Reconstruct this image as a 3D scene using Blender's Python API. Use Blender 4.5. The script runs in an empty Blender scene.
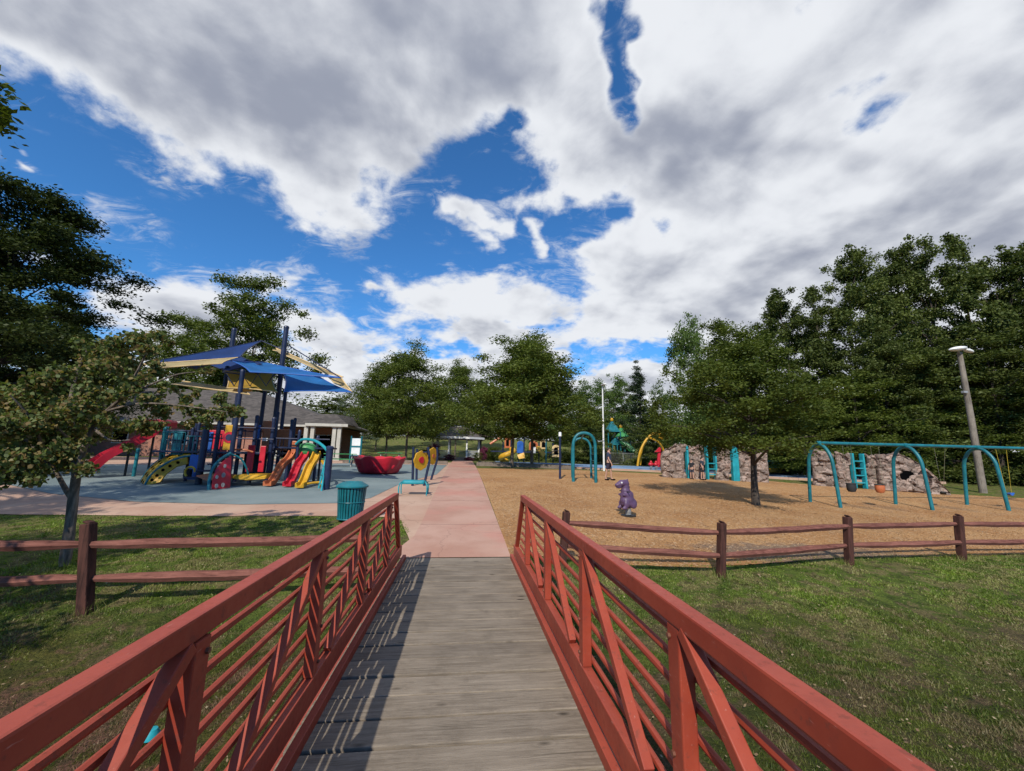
import bpy, bmesh, random
import numpy as np
from math import *
from mathutils import Vector, Matrix, Euler
S=bpy.context.scene
COL=S.collection
# ------------------------------------------------------------------ camera geometry
FPX,CH=400.0,1.65
YAW,PITCH,ROLL=radians(6.684),radians(9.785),radians(1.2)
MC=(Matrix.Rotation(-YAW,3,'Z')@Matrix.Rotation(pi/2+PITCH,3,'X')@Matrix.Rotation(ROLL,3,'Z'))
CP=Vector((0,0,CH))
def sm(a,b,x):
    t=min(1,max(0,(x-a)/(b-a))); return t*t*(3-2*t)
def T(x,y):
    """height of the ground: a shallow creek swale under the bridge, then a gentle rise to a plateau"""
    d=max(0,y-6.9)
    z=.056*16.5*(1-exp(-(d/13.5)**1.15))+.004*max(0,min(y,70)-24)
    z+=4.3*sm(50,98,y)
    z-=.032*max(0,min(x-2,14))*sm(5,12,y)*(1-.6*sm(14,26,y))
    z-=(1-sm(3.2,7.3,y))*.48
    z-=(1-sm(-1.5,2.5,y))*.25
    if x>1: z-=.18*sm(1,3,x)*sm(3,6.5,y)*(1-sm(8,11,y))
    return z
def ray(px,py): return MC@Vector(((px-512)/FPX,-(py-385.5)/FPX,-1))
def g(px,py):
    d=ray(px,py); t=.5; prev=t
    while t<300:
        P=CP+d*t
        if P.z<T(P.x,P.y):
            a,b=prev,t
            for _ in range(24):
                m=(a+b)/2; P=CP+d*m
                if P.z<T(P.x,P.y): b=m
                else: a=m
            return CP+d*b
        prev=t; t*=1.012
    return CP+d*300
def at(px,py,Y):
    d=ray(px,py); return CP+d*(Y/d.y)
def proj(P):
    v=MC.transposed()@(Vector(P)-CP); return 512-v.x/v.z*FPX, 385.5+v.y/v.z*FPX
def topz(x,y,py):
    lo,hi=-1,45
    for _ in range(40):
        m=(lo+hi)/2
        if proj((x,y,m))[1]>py: lo=m
        else: hi=m
    return lo
# ------------------------------------------------------------------ node helpers
class NG:
    def __init__(s,t): s.t=t; s.n=t.nodes; s.l=t.links
    def put(s,sock,v):
        if isinstance(v,bpy.types.NodeSocket): s.l.new(v,sock)
        elif v is not None: sock.default_value=v
    def m(s,op,a,b=None,c=None,clamp=False):
        n=s.n.new('ShaderNodeMath'); n.operation=op; n.use_clamp=clamp
        s.put(n.inputs[0],a); s.put(n.inputs[1],b); s.put(n.inputs[2],c); return n.outputs[0]
    def v(s,op,a,b=None,sc=None):
        n=s.n.new('ShaderNodeVectorMath'); n.operation=op
        s.put(n.inputs[0],a); s.put(n.inputs[1],b)
        if sc is not None: s.put(n.inputs['Scale'],sc)
        return n.outputs['Value'] if op in('DOT_PRODUCT','LENGTH') else n.outputs['Vector']
    def noise(s,vec,scale,detail=4,rough=.55,dist=0,out='Fac'):
        n=s.n.new('ShaderNodeTexNoise'); s.put(n.inputs['Vector'],vec)
        n.inputs['Scale'].default_value=scale; n.inputs['Detail'].default_value=detail
        n.inputs['Roughness'].default_value=rough; n.inputs['Distortion'].default_value=dist
        return n.outputs[out]
    def vor(s,vec,scale,feat='F1',out='Distance',rnd=1):
        n=s.n.new('ShaderNodeTexVoronoi'); n.feature=feat; s.put(n.inputs['Vector'],vec)
        n.inputs['Scale'].default_value=scale; n.inputs['Randomness'].default_value=rnd; return n.outputs[out]
    def mix(s,f,a,b,mode='MIX'):
        n=s.n.new('ShaderNodeMix'); n.data_type='RGBA'; n.blend_type=mode
        s.put(n.inputs[0],f)
        for i,q in((6,a),(7,b)):
            if isinstance(q,tuple): q=(*q[:3],1)
            s.put(n.inputs[i],q)
        return n.outputs[2]
    def sstep(s,a,b,x):
        n=s.n.new('ShaderNodeMapRange'); n.interpolation_type='SMOOTHSTEP'
        s.put(n.inputs['Value'],x); n.inputs['From Min'].default_value=a; n.inputs['From Max'].default_value=b
        return n.outputs[0]
    def mr(s,x,a,b,c,d):
        n=s.n.new('ShaderNodeMapRange'); s.put(n.inputs['Value'],x)
        for k,q in zip(('From Min','From Max','To Min','To Max'),(a,b,c,d)): n.inputs[k].default_value=q
        return n.outputs[0]
def newmat(name):
    m=bpy.data.materials.new(name); m.use_nodes=True; N=NG(m.node_tree)
    b=[n for n in N.n if n.type=='BSDF_PRINCIPLED'][0]
    tc=N.n.new('ShaderNodeTexCoord'); geo=N.n.new('ShaderNodeNewGeometry')
    return m,N,b,tc.outputs['Object'],geo
def bump(N,b,h,st,dist=.01):
    n=N.n.new('ShaderNodeBump'); n.inputs['Strength'].default_value=st; n.inputs['Distance'].default_value=dist
    N.put(n.inputs['Height'],h); N.l.new(n.outputs[0],b.inputs['Normal'])
def sc(c,k): return tuple(min(1,q*k) for q in c[:3])
def paint(name,c,rough=.45,var=.25,scale=3,metal=0,dirt=(.12,.09,.06),dirtk=.35,bmp=.08,spec=.4):
    """painted / moulded surface with fading, grime streaks and slight unevenness"""
    m,N,b,co,geo=newmat(name)
    wp=geo.outputs['Position']
    n1=N.noise(wp,scale,5,.6); n2=N.noise(wp,scale*9,4,.6)
    col=N.mix(N.sstep(.3,.7,n1),sc(c,1-var),sc(c,1+var*.6))
    col=N.mix(N.m('MULTIPLY',N.sstep(.55,.8,n2),dirtk),col,dirt)
    N.l.new(col,b.inputs['Base Color'])
    N.put(b.inputs['Roughness'],N.mr(n1,.3,.7,rough-.08,rough+.15)); b.inputs['Metallic'].default_value=metal
    b.inputs['Specular IOR Level'].default_value=spec
    bump(N,b,n2,bmp,.01); return m
def leafmat(name,cols,trans=.25,nscale=.8):
    m=bpy.data.materials.new(name); m.use_nodes=True; N=NG(m.node_tree)
    for n in list(N.n): N.n.remove(n)
    out=N.n.new('ShaderNodeOutputMaterial'); geo=N.n.new('ShaderNodeNewGeometry')
    oi=N.n.new('ShaderNodeObjectInfo')
    r=geo.outputs['Random Per Island']; nz=N.noise(geo.outputs['Position'],nscale,3,.6)
    c=N.mix(N.sstep(.35,.65,nz),cols[0],cols[1])
    c=N.mix(N.m('MULTIPLY',N.sstep(.5,1,r),.7),c,cols[2])
    c=N.mix(N.mr(oi.outputs['Random'],0,1,0,.35),c,sc(cols[0],.55))
    d=N.n.new('ShaderNodeBsdfDiffuse'); t=N.n.new('ShaderNodeBsdfTranslucent'); gl=N.n.new('ShaderNodeBsdfGlossy')
    gl.inputs['Roughness'].default_value=.5; gl.inputs['Color'].default_value=(.5,.55,.5,1)
    N.l.new(c,d.inputs[0]); N.l.new(N.mix(1,c,(1.5,1.7,.7),'MULTIPLY'),t.inputs[0])
    a=N.n.new('ShaderNodeMixShader'); a.inputs[0].default_value=trans; N.l.new(d.outputs[0],a.inputs[1]); N.l.new(t.outputs[0],a.inputs[2])
    e=N.n.new('ShaderNodeMixShader'); e.inputs[0].default_value=.02; N.l.new(a.outputs[0],e.inputs[1]); N.l.new(gl.outputs[0],e.inputs[2])
    N.l.new(e.outputs[0],out.inputs[0]); return m
def barkmat(name,c):
    m,N,b,co,geo=newmat(name)
    st=N.v('MULTIPLY',geo.outputs['Position'],(9,9,1.6)); n=N.noise(st,2.5,6,.65)
    N.l.new(N.mix(N.sstep(.35,.7,n),sc(c,.45),sc(c,1.3)),b.inputs['Base Color']); b.inputs['Roughness'].default_value=.95
    bump(N,b,n,.7,.03); return m
# ------------------------------------------------------------------ mesh builder
ORG={}
class MB:
    def __init__(s): s.v=[]; s.f=[]
    def add(s,vs,fs):
        o=len(s.v); s.v+=[tuple(p) for p in vs]; s.f+=[tuple(i+o for i in f) for f in fs]; return s
    def box(s,c,d,rz=0,R=None):
        x,y,z=d[0]/2,d[1]/2,d[2]/2
        R=R or Matrix.Rotation(rz,3,'Z'); c=Vector(c)
        vs=[c+R@Vector((a*x,b*y,e*z)) for a in(-1,1) for b in(-1,1) for e in(-1,1)]
        return s.add(vs,[(0,1,3,2),(4,6,7,5),(0,4,5,1),(2,3,7,6),(0,2,6,4),(1,5,7,3)])
    def bar(s,a,b,w,h,up=(0,0,1)):
        a,b=Vector(a),Vector(b); d=(b-a).normalized(); up=Vector(up)
        if abs(d.dot(up))>.98: up=Vector((0,1,0))
        sd=d.cross(up).normalized(); u=sd.cross(d)
        vs=[p+sd*(i*w/2)+u*(j*h/2) for p in(a,b) for i,j in((-1,-1),(1,-1),(1,1),(-1,1))]
        return s.add(vs,[(0,3,2,1),(4,5,6,7),(0,1,5,4),(1,2,6,5),(2,3,7,6),(3,0,4,7)])
    def tube(s,pts,r,n=8,cap=True,closed=False):
        pts=[Vector(p) for p in pts]; k=len(pts); rs=r if isinstance(r,(list,tuple)) else [r]*k
        prev=None; vs=[]
        for i,p in enumerate(pts):
            if closed: d=pts[(i+1)%k]-pts[i-1]
            else: d=pts[min(i+1,k-1)]-pts[max(i-1,0)]
            d.normalize()
            if prev is None:
                a=Vector((0,0,1)) if abs(d.z)<.9 else Vector((1,0,0)); u=d.cross(a).normalized()
            else: u=(prev-d*prev.dot(d)); u=u.normalized() if u.length>1e-6 else d.cross(Vector((0,0,1))).normalized()
            prev=u; w=d.cross(u)
            vs+=[p+(u*cos(2*pi*j/n)+w*sin(2*pi*j/n))*rs[i] for j in range(n)]
        fs=[(i*n+j,i*n+(j+1)%n,((i+1)%k)*n+(j+1)%n,((i+1)%k)*n+j) for i in range(k if closed else k-1) for j in range(n)]
        if cap and not closed: fs+=[tuple(range(n))[::-1],tuple(range((k-1)*n,k*n))]
        return s.add(vs,fs)
    def lathe(s,prof,c,n=24,lob=0,lk=0,sx=1,sy=1,cap=False):
        c=Vector(c); vs=[]
        for r,z in prof:
            for j in range(n):
                a=2*pi*j/n; q=r*(1+lk*cos(lob*a)) if lob else r
                vs.append(c+Vector((q*cos(a)*sx,q*sin(a)*sy,z)))
        k=len(prof); fs=[(i*n+j,i*n+(j+1)%n,(i+1)*n+(j+1)%n,(i+1)*n+j) for i in range(k-1) for j in range(n)]
        if cap: fs+=[tuple(range(n))[::-1],tuple(range((k-1)*n,k*n))]
        return s.add(vs,fs)
    def ell(s,c,rx,ry,rz,R=None,nu=14,nv=9):
        c=Vector(c); R=R or Matrix.Identity(3); vs=[]
        for i in range(nv+1):
            t=pi*i/nv
            for j in range(nu):
                a=2*pi*j/nu; vs.append(c+R@Vector((rx*sin(t)*cos(a),ry*sin(t)*sin(a),rz*cos(t))))
        return s.add(vs,[(i*nu+j,(i+1)*nu+j,(i+1)*nu+(j+1)%nu,i*nu+(j+1)%nu) for i in range(nv) for j in range(nu)])
    def grid(s,fn,nu,nv):
        vs=[fn(i/nu,j/nv) for i in range(nu+1) for j in range(nv+1)]; w=nv+1
        return s.add(vs,[(i*w+j,(i+1)*w+j,(i+1)*w+j+1,i*w+j+1) for i in range(nu) for j in range(nv)])
    def slab(s,pts,th,nrm):
        """extrude polygon pts (3D) by th along nrm"""
        pts=[Vector(p) for p in pts]; nr=Vector(nrm).normalized()*th; n=len(pts)
        return s.add(pts+[p+nr for p in pts],[tuple(range(n))[::-1],tuple(range(n,2*n))]+[(i,(i+1)%n,n+(i+1)%n,n+i) for i in range(n)])
    def build(s,name,mat,parent=None,smooth=False,bevel=0,loc=None,solid=0,label=None):
        me=bpy.data.meshes.new(name); o=bpy.data.objects.new(name,me); COL.objects.link(o)
        org=Vector((0,0,0))
        if parent is not None: o.parent=parent; org=ORG[parent.name]
        elif loc is not None: org=Vector(loc); o.location=org
        ORG[o.name]=org
        me.from_pydata([(p[0]-org[0],p[1]-org[1],p[2]-org[2]) for p in s.v],[],s.f); me.validate()
        bm=bmesh.new(); bm.from_mesh(me); bmesh.ops.remove_doubles(bm,verts=bm.verts,dist=1e-5)
        bmesh.ops.recalc_face_normals(bm,faces=bm.faces); bm.to_mesh(me); bm.free()
        me.materials.append(mat)
        if smooth:
            for p in me.polygons: p.use_smooth=True
            me.set_sharp_from_angle(angle=radians(40))
        if solid: q=o.modifiers.new('t','SOLIDIFY'); q.thickness=solid; q.offset=0
        if bevel: q=o.modifiers.new('b','BEVEL'); q.width=bevel; q.segments=2; q.limit_method='ANGLE'
        if label: o['label']=label
        return o
def tag(o,label,cat,group=None,kind=None):
    o['label']=label; o['category']=cat
    if group: o['group']=group
    if kind: o['kind']=kind
    return o
def thing(name,label,cat,loc,group=None):
    o=bpy.data.objects.new(name,None); COL.objects.link(o); o.location=Vector(loc); o.empty_display_size=.2
    ORG[o.name]=Vector(loc); return tag(o,label,cat,group)
def struct(o): o['kind']='structure'; return o
def copy_tree(o,parent=None):
    c=o.copy(); COL.objects.link(c)
    if parent is not None: c.parent=parent
    for ch in list(o.children): copy_tree(ch,c)
    return c
def arc(p,n=10):
    """smooth open curve through control points"""
    P=[Vector(q) for q in p]; out=[]
    for i in range(len(P)-1):
        a=P[max(i-1,0)];b=P[i];c=P[i+1];d=P[min(i+2,len(P)-1)]
        for k in range(n):
            t=k/n; out.append(.5*((2*b)+(c-a)*t+(2*a-5*b+4*c-d)*t*t+(3*b-a-3*c+d)*t**3))
    return out+[P[-1]]
# ------------------------------------------------------------------ world, sun, camera
GAP=[(-0.754, 0.546, 0.366, -0.65, 0.657, 0.382, 0.1, 1.0), (-0.707, 0.547, 0.447, -0.645, 0.603, 0.469, 0.052, 1.0), (-0.633, 0.621, 0.461, -0.56, 0.701, 0.441, 0.071, 1.0), (-0.621, 0.698, 0.358, -0.424, 0.8, 0.425, 0.087, 1.0), (-0.467, 0.774, 0.428, -0.268, 0.881, 0.389, 0.096, 1.0), (-0.309, 0.891, 0.332, -0.162, 0.908, 0.385, 0.118, 1.0), (-0.184, 0.873, 0.453, -0.052, 0.832, 0.552, 0.1, 1.0), (-0.052, 0.838, 0.543, 0.054, 0.774, 0.631, 0.086, 1.0), (0.042, 0.763, 0.645, 0.073, 0.723, 0.686, 0.035, 1.0), (0.067, 0.877, 0.476, 0.18, 0.896, 0.405, 0.09, 1.0), (0.134, 0.846, 0.516, 0.305, 0.787, 0.536, 0.044, 0.9), (-0.072, 0.887, 0.457, -0.004, 0.871, 0.492, 0.092, 1.0), (-0.347, 0.9, 0.262, -0.248, 0.938, 0.244, 0.035, 0.55), (0.236, 0.537, 0.81, 0.294, 0.648, 0.702, 0.027, 1.0), (0.212, 0.573, 0.791, 0.29, 0.581, 0.76, 0.022, 0.8), (0.288, 0.65, 0.703, 0.314, 0.678, 0.665, 0.018, 0.5), (0.265, 0.936, 0.233, 0.457, 0.856, 0.242, 0.035, 0.9), (-0.09, 0.966, 0.242, 0.007, 0.969, 0.248, 0.022, 0.5), (-0.74, 0.611, 0.28, -0.668, 0.72, 0.187, 0.075, 1.0), (-0.206, 0.93, 0.304, -0.115, 0.956, 0.269, 0.038, 0.7), (0.617, 0.505, 0.603, 0.639, 0.502, 0.583, 0.02, 0.45), (-0.189, 0.797, 0.573, -0.171, 0.832, 0.527, 0.021, 0.3), (0.386, 0.76, 0.523, 0.411, 0.766, 0.494, 0.012, 0.2)]
CLD=[(-0.04, 0.84, 0.541, 0.089, 0.863, 0.496, 0.025, 0.85), (-0.005, 0.854, 0.52, 0.069, 0.889, 0.452, 0.021, 0.6), (0.152, 0.845, 0.512, 0.166, 0.865, 0.473, 0.021, 0.7), (-0.658, 0.615, 0.435, -0.652, 0.624, 0.43, 0.011, 0.8), (-0.58, 0.768, 0.272, -0.499, 0.814, 0.296, 0.027, 0.9), (-0.453, 0.819, 0.353, -0.389, 0.85, 0.354, 0.042, 0.9), (-0.433, 0.855, 0.287, -0.309, 0.912, 0.268, 0.062, 0.9), (-0.309, 0.921, 0.236, -0.159, 0.963, 0.218, 0.05, 0.9), (-0.173, 0.92, 0.352, 0.221, 0.912, 0.345, 0.063, 0.9), (-0.047, 0.921, 0.387, 0.123, 0.92, 0.372, 0.053, 0.8), (-0.534, 0.705, 0.466, -0.48, 0.737, 0.475, 0.019, 0.45), (0.224, 0.926, 0.304, 0.32, 0.909, 0.267, 0.048, 0.6), (-0.613, 0.754, 0.238, -0.465, 0.852, 0.24, 0.051, 0.8), (-0.227, 0.902, 0.366, -0.184, 0.918, 0.351, 0.027, 0.7), (0.296, 0.913, 0.279, 0.365, 0.896, 0.253, 0.029, 0.6)]
DRK=[(-0.535, 0.565, 0.628, -0.273, 0.667, 0.693, 0.171, 0.8), (-0.273, 0.667, 0.693, -0.095, 0.722, 0.686, 0.147, 1.0), (-0.262, 0.617, 0.742, 0.079, 0.652, 0.754, 0.155, 0.8), (0.589, 0.7, 0.404, 0.799, 0.464, 0.383, 0.089, 0.55), (0.542, 0.768, 0.341, 0.752, 0.577, 0.317, 0.086, 0.5), (0.497, 0.611, 0.616, 0.659, 0.463, 0.593, 0.074, 0.4), (0.339, 0.7, 0.629, 0.469, 0.705, 0.531, 0.067, 0.25), (0.699, 0.415, 0.583, 0.734, 0.371, 0.569, 0.068, 0.45), (-0.095, 0.745, 0.66, -0.157, 0.777, 0.609, 0.059, 0.3), (0.748, 0.619, 0.238, 0.834, 0.511, 0.21, 0.081, 0.5), (0.219, 0.902, 0.372, 0.438, 0.834, 0.336, 0.058, 0.15), (-0.546, 0.797, 0.258, -0.465, 0.852, 0.24, 0.029, 0.3)]
LIT=[(0.131, 0.715, 0.686, 0.354, 0.861, 0.365, 0.12, 0.6), (0.379, 0.801, 0.463, 0.562, 0.654, 0.506, 0.079, 0.45), (-0.162, 0.913, 0.375, 0.219, 0.902, 0.372, 0.077, 0.7), (-0.46, 0.814, 0.354, -0.364, 0.867, 0.341, 0.059, 0.7), (0.64, 0.602, 0.478, 0.768, 0.432, 0.473, 0.039, 0.5), (0.155, 0.64, 0.752, 0.262, 0.723, 0.639, 0.065, 0.3), (-0.301, 0.817, 0.493, -0.273, 0.833, 0.482, 0.028, 0.5), (0.399, 0.574, 0.715, 0.54, 0.471, 0.697, 0.088, 0.25), (-0.309, 0.921, 0.236, -0.205, 0.95, 0.237, 0.068, 0.5)]

def make_world():
    w=bpy.data.worlds.new('World'); S.world=w; w.use_nodes=True; N=NG(w.node_tree)
    bg=[n for n in N.n if n.type=='BACKGROUND'][0]
    sky=N.n.new('ShaderNodeTexSky'); sky.sky_type='NISHITA'; sky.sun_disc=False
    sky.sun_elevation=radians(40.5); sky.sun_rotation=radians(200); sky.altitude=250; sky.air_density=1.0; sky.dust_density=.3; sky.ozone_density=2.5
    tc=N.n.new('ShaderNodeTexCoord'); D=N.v('NORMALIZE',tc.outputs['Generated'])
    sp=N.n.new('ShaderNodeSeparateXYZ'); N.l.new(D,sp.inputs[0]); z=sp.outputs['Z']; yy=sp.outputs['Y']
    den=N.m('ADD',N.m('MAXIMUM',z,0),.32)
    P=N.v('SCALE',D,sc=N.m('DIVIDE',1,den))
    wob=N.noise(P,2.2,4,.6,out='Color'); Dw=N.v('ADD',D,N.v('SCALE',N.v('SUBTRACT',wob,(.5,.5,.5)),sc=.15))
    wob2=N.noise(P,8,3,.6,out='Color'); Dw=N.v('ADD',Dw,N.v('SCALE',N.v('SUBTRACT',wob2,(.5,.5,.5)),sc=.06))
    def field(L,soft=1.0,src=Dw):
        acc=None
        for c in L:
            a=Vector(c[:3]); b=Vector(c[3:6]); r,wt=c[6],c[7]; ab=b-a
            pa=N.v('SUBTRACT',src,tuple(a)); t=N.m('MULTIPLY',N.v('DOT_PRODUCT',pa,tuple(ab)),1/max(ab.length_squared,1e-6),clamp=True)
            d=N.v('LENGTH',N.v('SUBTRACT',pa,N.v('SCALE',tuple(ab),sc=t)))
            s_=N.m('MULTIPLY_ADD',d,-wt/(r*soft),wt)
            acc=s_ if acc is None else N.m('MAXIMUM',acc,s_)
        return N.m('MAXIMUM',acc,-1.0)
    G=field(GAP); C=field(CLD); K=N.m('MAXIMUM',field(DRK,1.35,Dw),0); Lf=N.m('MAXIMUM',field(LIT,1.3,Dw),0)
    fb=N.noise(P,3.3,10,.60,.25); fb2=N.noise(N.v('ADD',P,(-.035,-.05,.05)),3.3,10,.60,.25); fine=N.noise(P,11,8,.62)
    cover=N.m('MULTIPLY_ADD',G,-.75,.58)
    cover=N.m('MAXIMUM',cover,N.m('MULTIPLY_ADD',C,.62,.44))
    cover=N.m('MINIMUM',cover,1.15)
    # unseen sky behind the camera: clouds taken out to lower the ambient light
    cover=N.m('SUBTRACT',cover,N.m('MULTIPLY',N.sstep(.30,-.15,yy),1.1))
    dn=N.m('ADD',N.m('MULTIPLY',N.m('SUBTRACT',fb,.5),2.1),N.m('MULTIPLY',N.m('SUBTRACT',fine,.5),.9))
    dens=N.m('ADD',cover,dn); mask=N.sstep(.33,.80,dens); ws=N.noise(N.v('MULTIPLY',P,(1,1.6,1)),7,9,.68,1.2); wisp=N.m('MULTIPLY',N.m('MULTIPLY',N.sstep(.47,.70,ws),N.sstep(-.02,.42,dens)),.6); mask=N.m('MAXIMUM',mask,wisp)
    thick=N.sstep(.55,1.15,dens)
    lo=N.noise(P,4.2,3,.5,.2); lo2=N.noise(N.v('ADD',P,(-.05,-.06,.07)),4.2,3,.5,.2); rel=N.m('ADD',N.m('MULTIPLY',N.m('SUBTRACT',lo2,lo),2.3),N.m('MULTIPLY',N.m('SUBTRACT',fb2,fb),1.6))
    sh=N.m('ADD',N.m('MULTIPLY',thick,.34),N.m('MULTIPLY',K,.85)); sh=N.m('SUBTRACT',sh,N.m('MULTIPLY',Lf,.55))
    big=N.noise(P,1.7,5,.55); sh=N.m('ADD',sh,N.m('MULTIPLY',N.m('SUBTRACT',big,.5),.55)); sh=N.m('ADD',sh,rel)
    sh=N.m('ADD',sh,-.03)
    cc=N.mix(N.sstep(-.15,1.25,sh),(8.3,8.55,9.0),(3.2,3.5,4.35))
    blue=N.mix(1,sky.outputs[0],(.52,1.16,1.68),'MULTIPLY')
    haze=N.sstep(.22,0,z); blue=N.mix(N.m('MULTIPLY',haze,.5),blue,(3.2,5.4,7.8))
    N.l.new(N.mix(mask,blue,cc),bg.inputs[0]); bg.inputs[1].default_value=.1
    w.cycles.sampling_method='MANUAL'; w.cycles.sample_map_resolution=512
make_world()
sun=bpy.data.lights.new('sun','SUN'); sun.energy=5.0; sun.angle=radians(.53); sun.color=(1,.93,.80)
so=bpy.data.objects.new('sun',sun); COL.objects.link(so); so.rotation_mode='QUATERNION'
so.rotation_quaternion=Vector((.4,1.1,-1)).to_track_quat('-Z','Y')
cam=bpy.data.cameras.new('camera'); co_=bpy.data.objects.new('camera',cam); COL.objects.link(co_)
cam.sensor_width=36; cam.lens=FPX/1024*36; cam.clip_end=4000; cam.clip_start=.05
co_.matrix_world=Matrix.Translation(CP)@MC.to_4x4(); S.camera=co_
S.view_settings.view_transform='Standard'; S.view_settings.look='None'; S.view_settings.exposure=0
S.cycles.max_bounces=6; S.cycles.transparent_max_bounces=8
# ------------------------------------------------------------------ materials
RED=(.39,.098,.075); TEAL=(.008,.135,.165); NAVY=(.012,.020,.058)
M={}
def redpaint():
    m,N,b,co,geo=newmat('terracotta_paint'); wp=geo.outputs['Position']
    n1=N.noise(wp,2.2,5,.6); n2=N.noise(wp,26,5,.65); n3=N.noise(N.v('MULTIPLY',wp,(60,8,60)),1.5,4,.6)
    c=N.mix(N.sstep(.3,.7,n1),(.235,.032,.016),(.31,.052,.026))
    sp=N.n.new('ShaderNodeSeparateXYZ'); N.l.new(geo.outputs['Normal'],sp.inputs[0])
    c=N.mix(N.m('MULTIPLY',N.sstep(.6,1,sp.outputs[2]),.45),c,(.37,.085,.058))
    c=N.mix(N.m('MULTIPLY',N.sstep(.58,.66,n2),.55),c,(.15,.04,.025)); n4=N.noise(wp,7,6,.75,.5); c=N.mix(N.m('MULTIPLY',N.sstep(.5,.72,n4),.45),c,(.19,.035,.022)); n5=N.noise(wp,85,3,.6); c=N.mix(N.m('MULTIPLY',N.sstep(.70,.74,n5),.7),c,(.10,.04,.025))
    c=N.mix(N.m('MULTIPLY',N.sstep(.66,.72,n3),.35),c,(.55,.3,.25))
    N.l.new(c,b.inputs['Base Color']); N.put(b.inputs['Roughness'],N.mr(n2,.3,.7,.42,.62)); b.inputs['Specular IOR Level'].default_value=.35
    bump(N,b,n2,.12,.006); return m
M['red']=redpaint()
M['teal']=paint('teal_paint',TEAL,.4); M['navy']=paint('navy_paint',NAVY,.4); M['white']=paint('white_paint',(.7,.7,.68),.5,.12,dirtk=.25)
M['redp']=paint('red_plastic',(.47,.014,.03),.35,.15); M['yel']=paint('yellow_plastic',(.52,.28,.015),.4,.15); M['ora']=paint('orange_plastic',(.46,.13,.05),.4,.18)
M['grn']=paint('green_plastic',(.05,.25,.08),.4,.2); M['blu']=paint('blue_plastic',(.02,.10,.38),.4,.2); M['pur']=paint('purple_plastic',(.095,.052,.11),.42,.2,5,dirtk=.5)
M['black']=paint('black_rubber',(.02,.02,.022),.6); M['chain']=paint('galvanised_chain',(.35,.33,.22),.4,metal=.6); M['ychain']=paint('yellow_coated_chain',(.6,.45,.05),.5)
M['lteal']=paint('light_teal_plastic',(.015,.27,.32),.4); M['tan']=paint('tan_plastic',(.6,.42,.2),.5)
M['grey']=paint('grey_metal',(.3,.3,.3),.5,metal=.3); M['dark']=paint('near_black',(.003,.003,.0035),.95,dirtk=0,bmp=0,spec=.02)  # dark: near-black colour standing in for shade inside openings, also used on shoes
M['bolt']=paint('rusty_bolt',(.16,.055,.03),.6,.3)
def fabric(name,c):
    m,N,b,co,geo=newmat(name); wp=geo.outputs['Position']
    n=N.noise(wp,1.3,4,.6); w=N.noise(N.v('MULTIPLY',wp,(1,1,1)),180,2)
    N.l.new(N.mix(N.sstep(.3,.7,n),sc(c,.8),sc(c,1.15)),b.inputs['Base Color']); b.inputs['Roughness'].default_value=.85
    t=N.n.new('ShaderNodeBsdfTranslucent'); t.inputs[0].default_value=(*sc(c,1.3),1); mx=N.n.new('ShaderNodeMixShader'); mx.inputs[0].default_value=.3
    out=[q for q in N.n if q.type=='OUTPUT_MATERIAL'][0]
    N.l.new(b.outputs[0],mx.inputs[1]); N.l.new(t.outputs[0],mx.inputs[2]); N.l.new(mx.outputs[0],out.inputs[0]); bump(N,b,w,.2,.003); return m
M['sailblue']=fabric('blue_shade_cloth',(.008,.13,.38)); M['sailnavy']=fabric('navy_shade_cloth',(.006,.035,.15)); M['sailtan']=fabric('sand_shade_cloth',(.42,.33,.17)); M['sailyel']=fabric('ochre_shade_cloth',(.42,.25,.03))
def woodmat(name,c1,c2,axis='x',knots=True,grain=1):
    m,N,b,co,geo=newmat(name); wp=geo.outputs['Position']; r=geo.outputs['Random Per Island']
    off=N.v('SCALE',(13.1,7.7,3.3),sc=N.m('MULTIPLY',r,20)); q=N.v('ADD',wp,off)
    s=(1.1,16,16) if axis=='x' else (16,16,1.1)
    st=N.v('MULTIPLY',q,s); n=N.noise(st,2.2*grain,7,.62,.6); n2=N.noise(q,1.6,3,.6); fine=N.noise(N.v('MULTIPLY',q,tuple(k*4 for k in s)),3,4,.6)
    c=N.mix(N.sstep(.3,.72,n),c1,c2)
    c=N.mix(N.m('MULTIPLY',N.sstep(.52,.62,fine),.35),c,sc(c1,.45))
    c=N.mix(N.mr(r,0,1,0,.6),c,N.mix(1,c,(.6,.6,.62),'MULTIPLY'))
    c=N.mix(N.m('MULTIPLY',N.sstep(.35,.7,n2),.4),c,sc(c2,1.12))
    cr=N.noise(N.v('MULTIPLY',q,(1.3,70,70) if axis=='x' else (70,70,1.3)),1,3,.5); c=N.mix(N.m('MULTIPLY',N.sstep(.62,.68,cr),.5),c,sc(c1,.3))
    bl=N.noise(q,5,5,.7); c=N.mix(N.m('MULTIPLY',N.sstep(.5,.7,bl),.35),c,sc(c1,.7))
    if knots:
        kd=N.vor(N.v('MULTIPLY',q,(2.3,5.5,1)),1.0); c=N.mix(N.sstep(.13,.06,kd),c,sc(c1,.3))
        kr=N.m('SINE',N.m('MULTIPLY',kd,70)); c=N.mix(N.m('MULTIPLY',N.sstep(.3,.1,kd),N.mr(kr,-1,1,0,.35)),c,sc(c1,.6))
    N.l.new(c,b.inputs['Base Color']); b.inputs['Roughness'].default_value=.85; b.inputs['Specular IOR Level'].default_value=.2
    bump(N,b,N.m('ADD',n,fine),.45,.006); return m
M['deck']=woodmat('weathered_grey_planks',(.16,.13,.10),(.265,.222,.176))
M['fence']=woodmat('red_brown_stained_rails',(.11,.038,.028),(.26,.105,.078),'x',False); M['fpost']=woodmat('brown_stained_post',(.028,.013,.011),(.10,.04,.03),'z',False)
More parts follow.
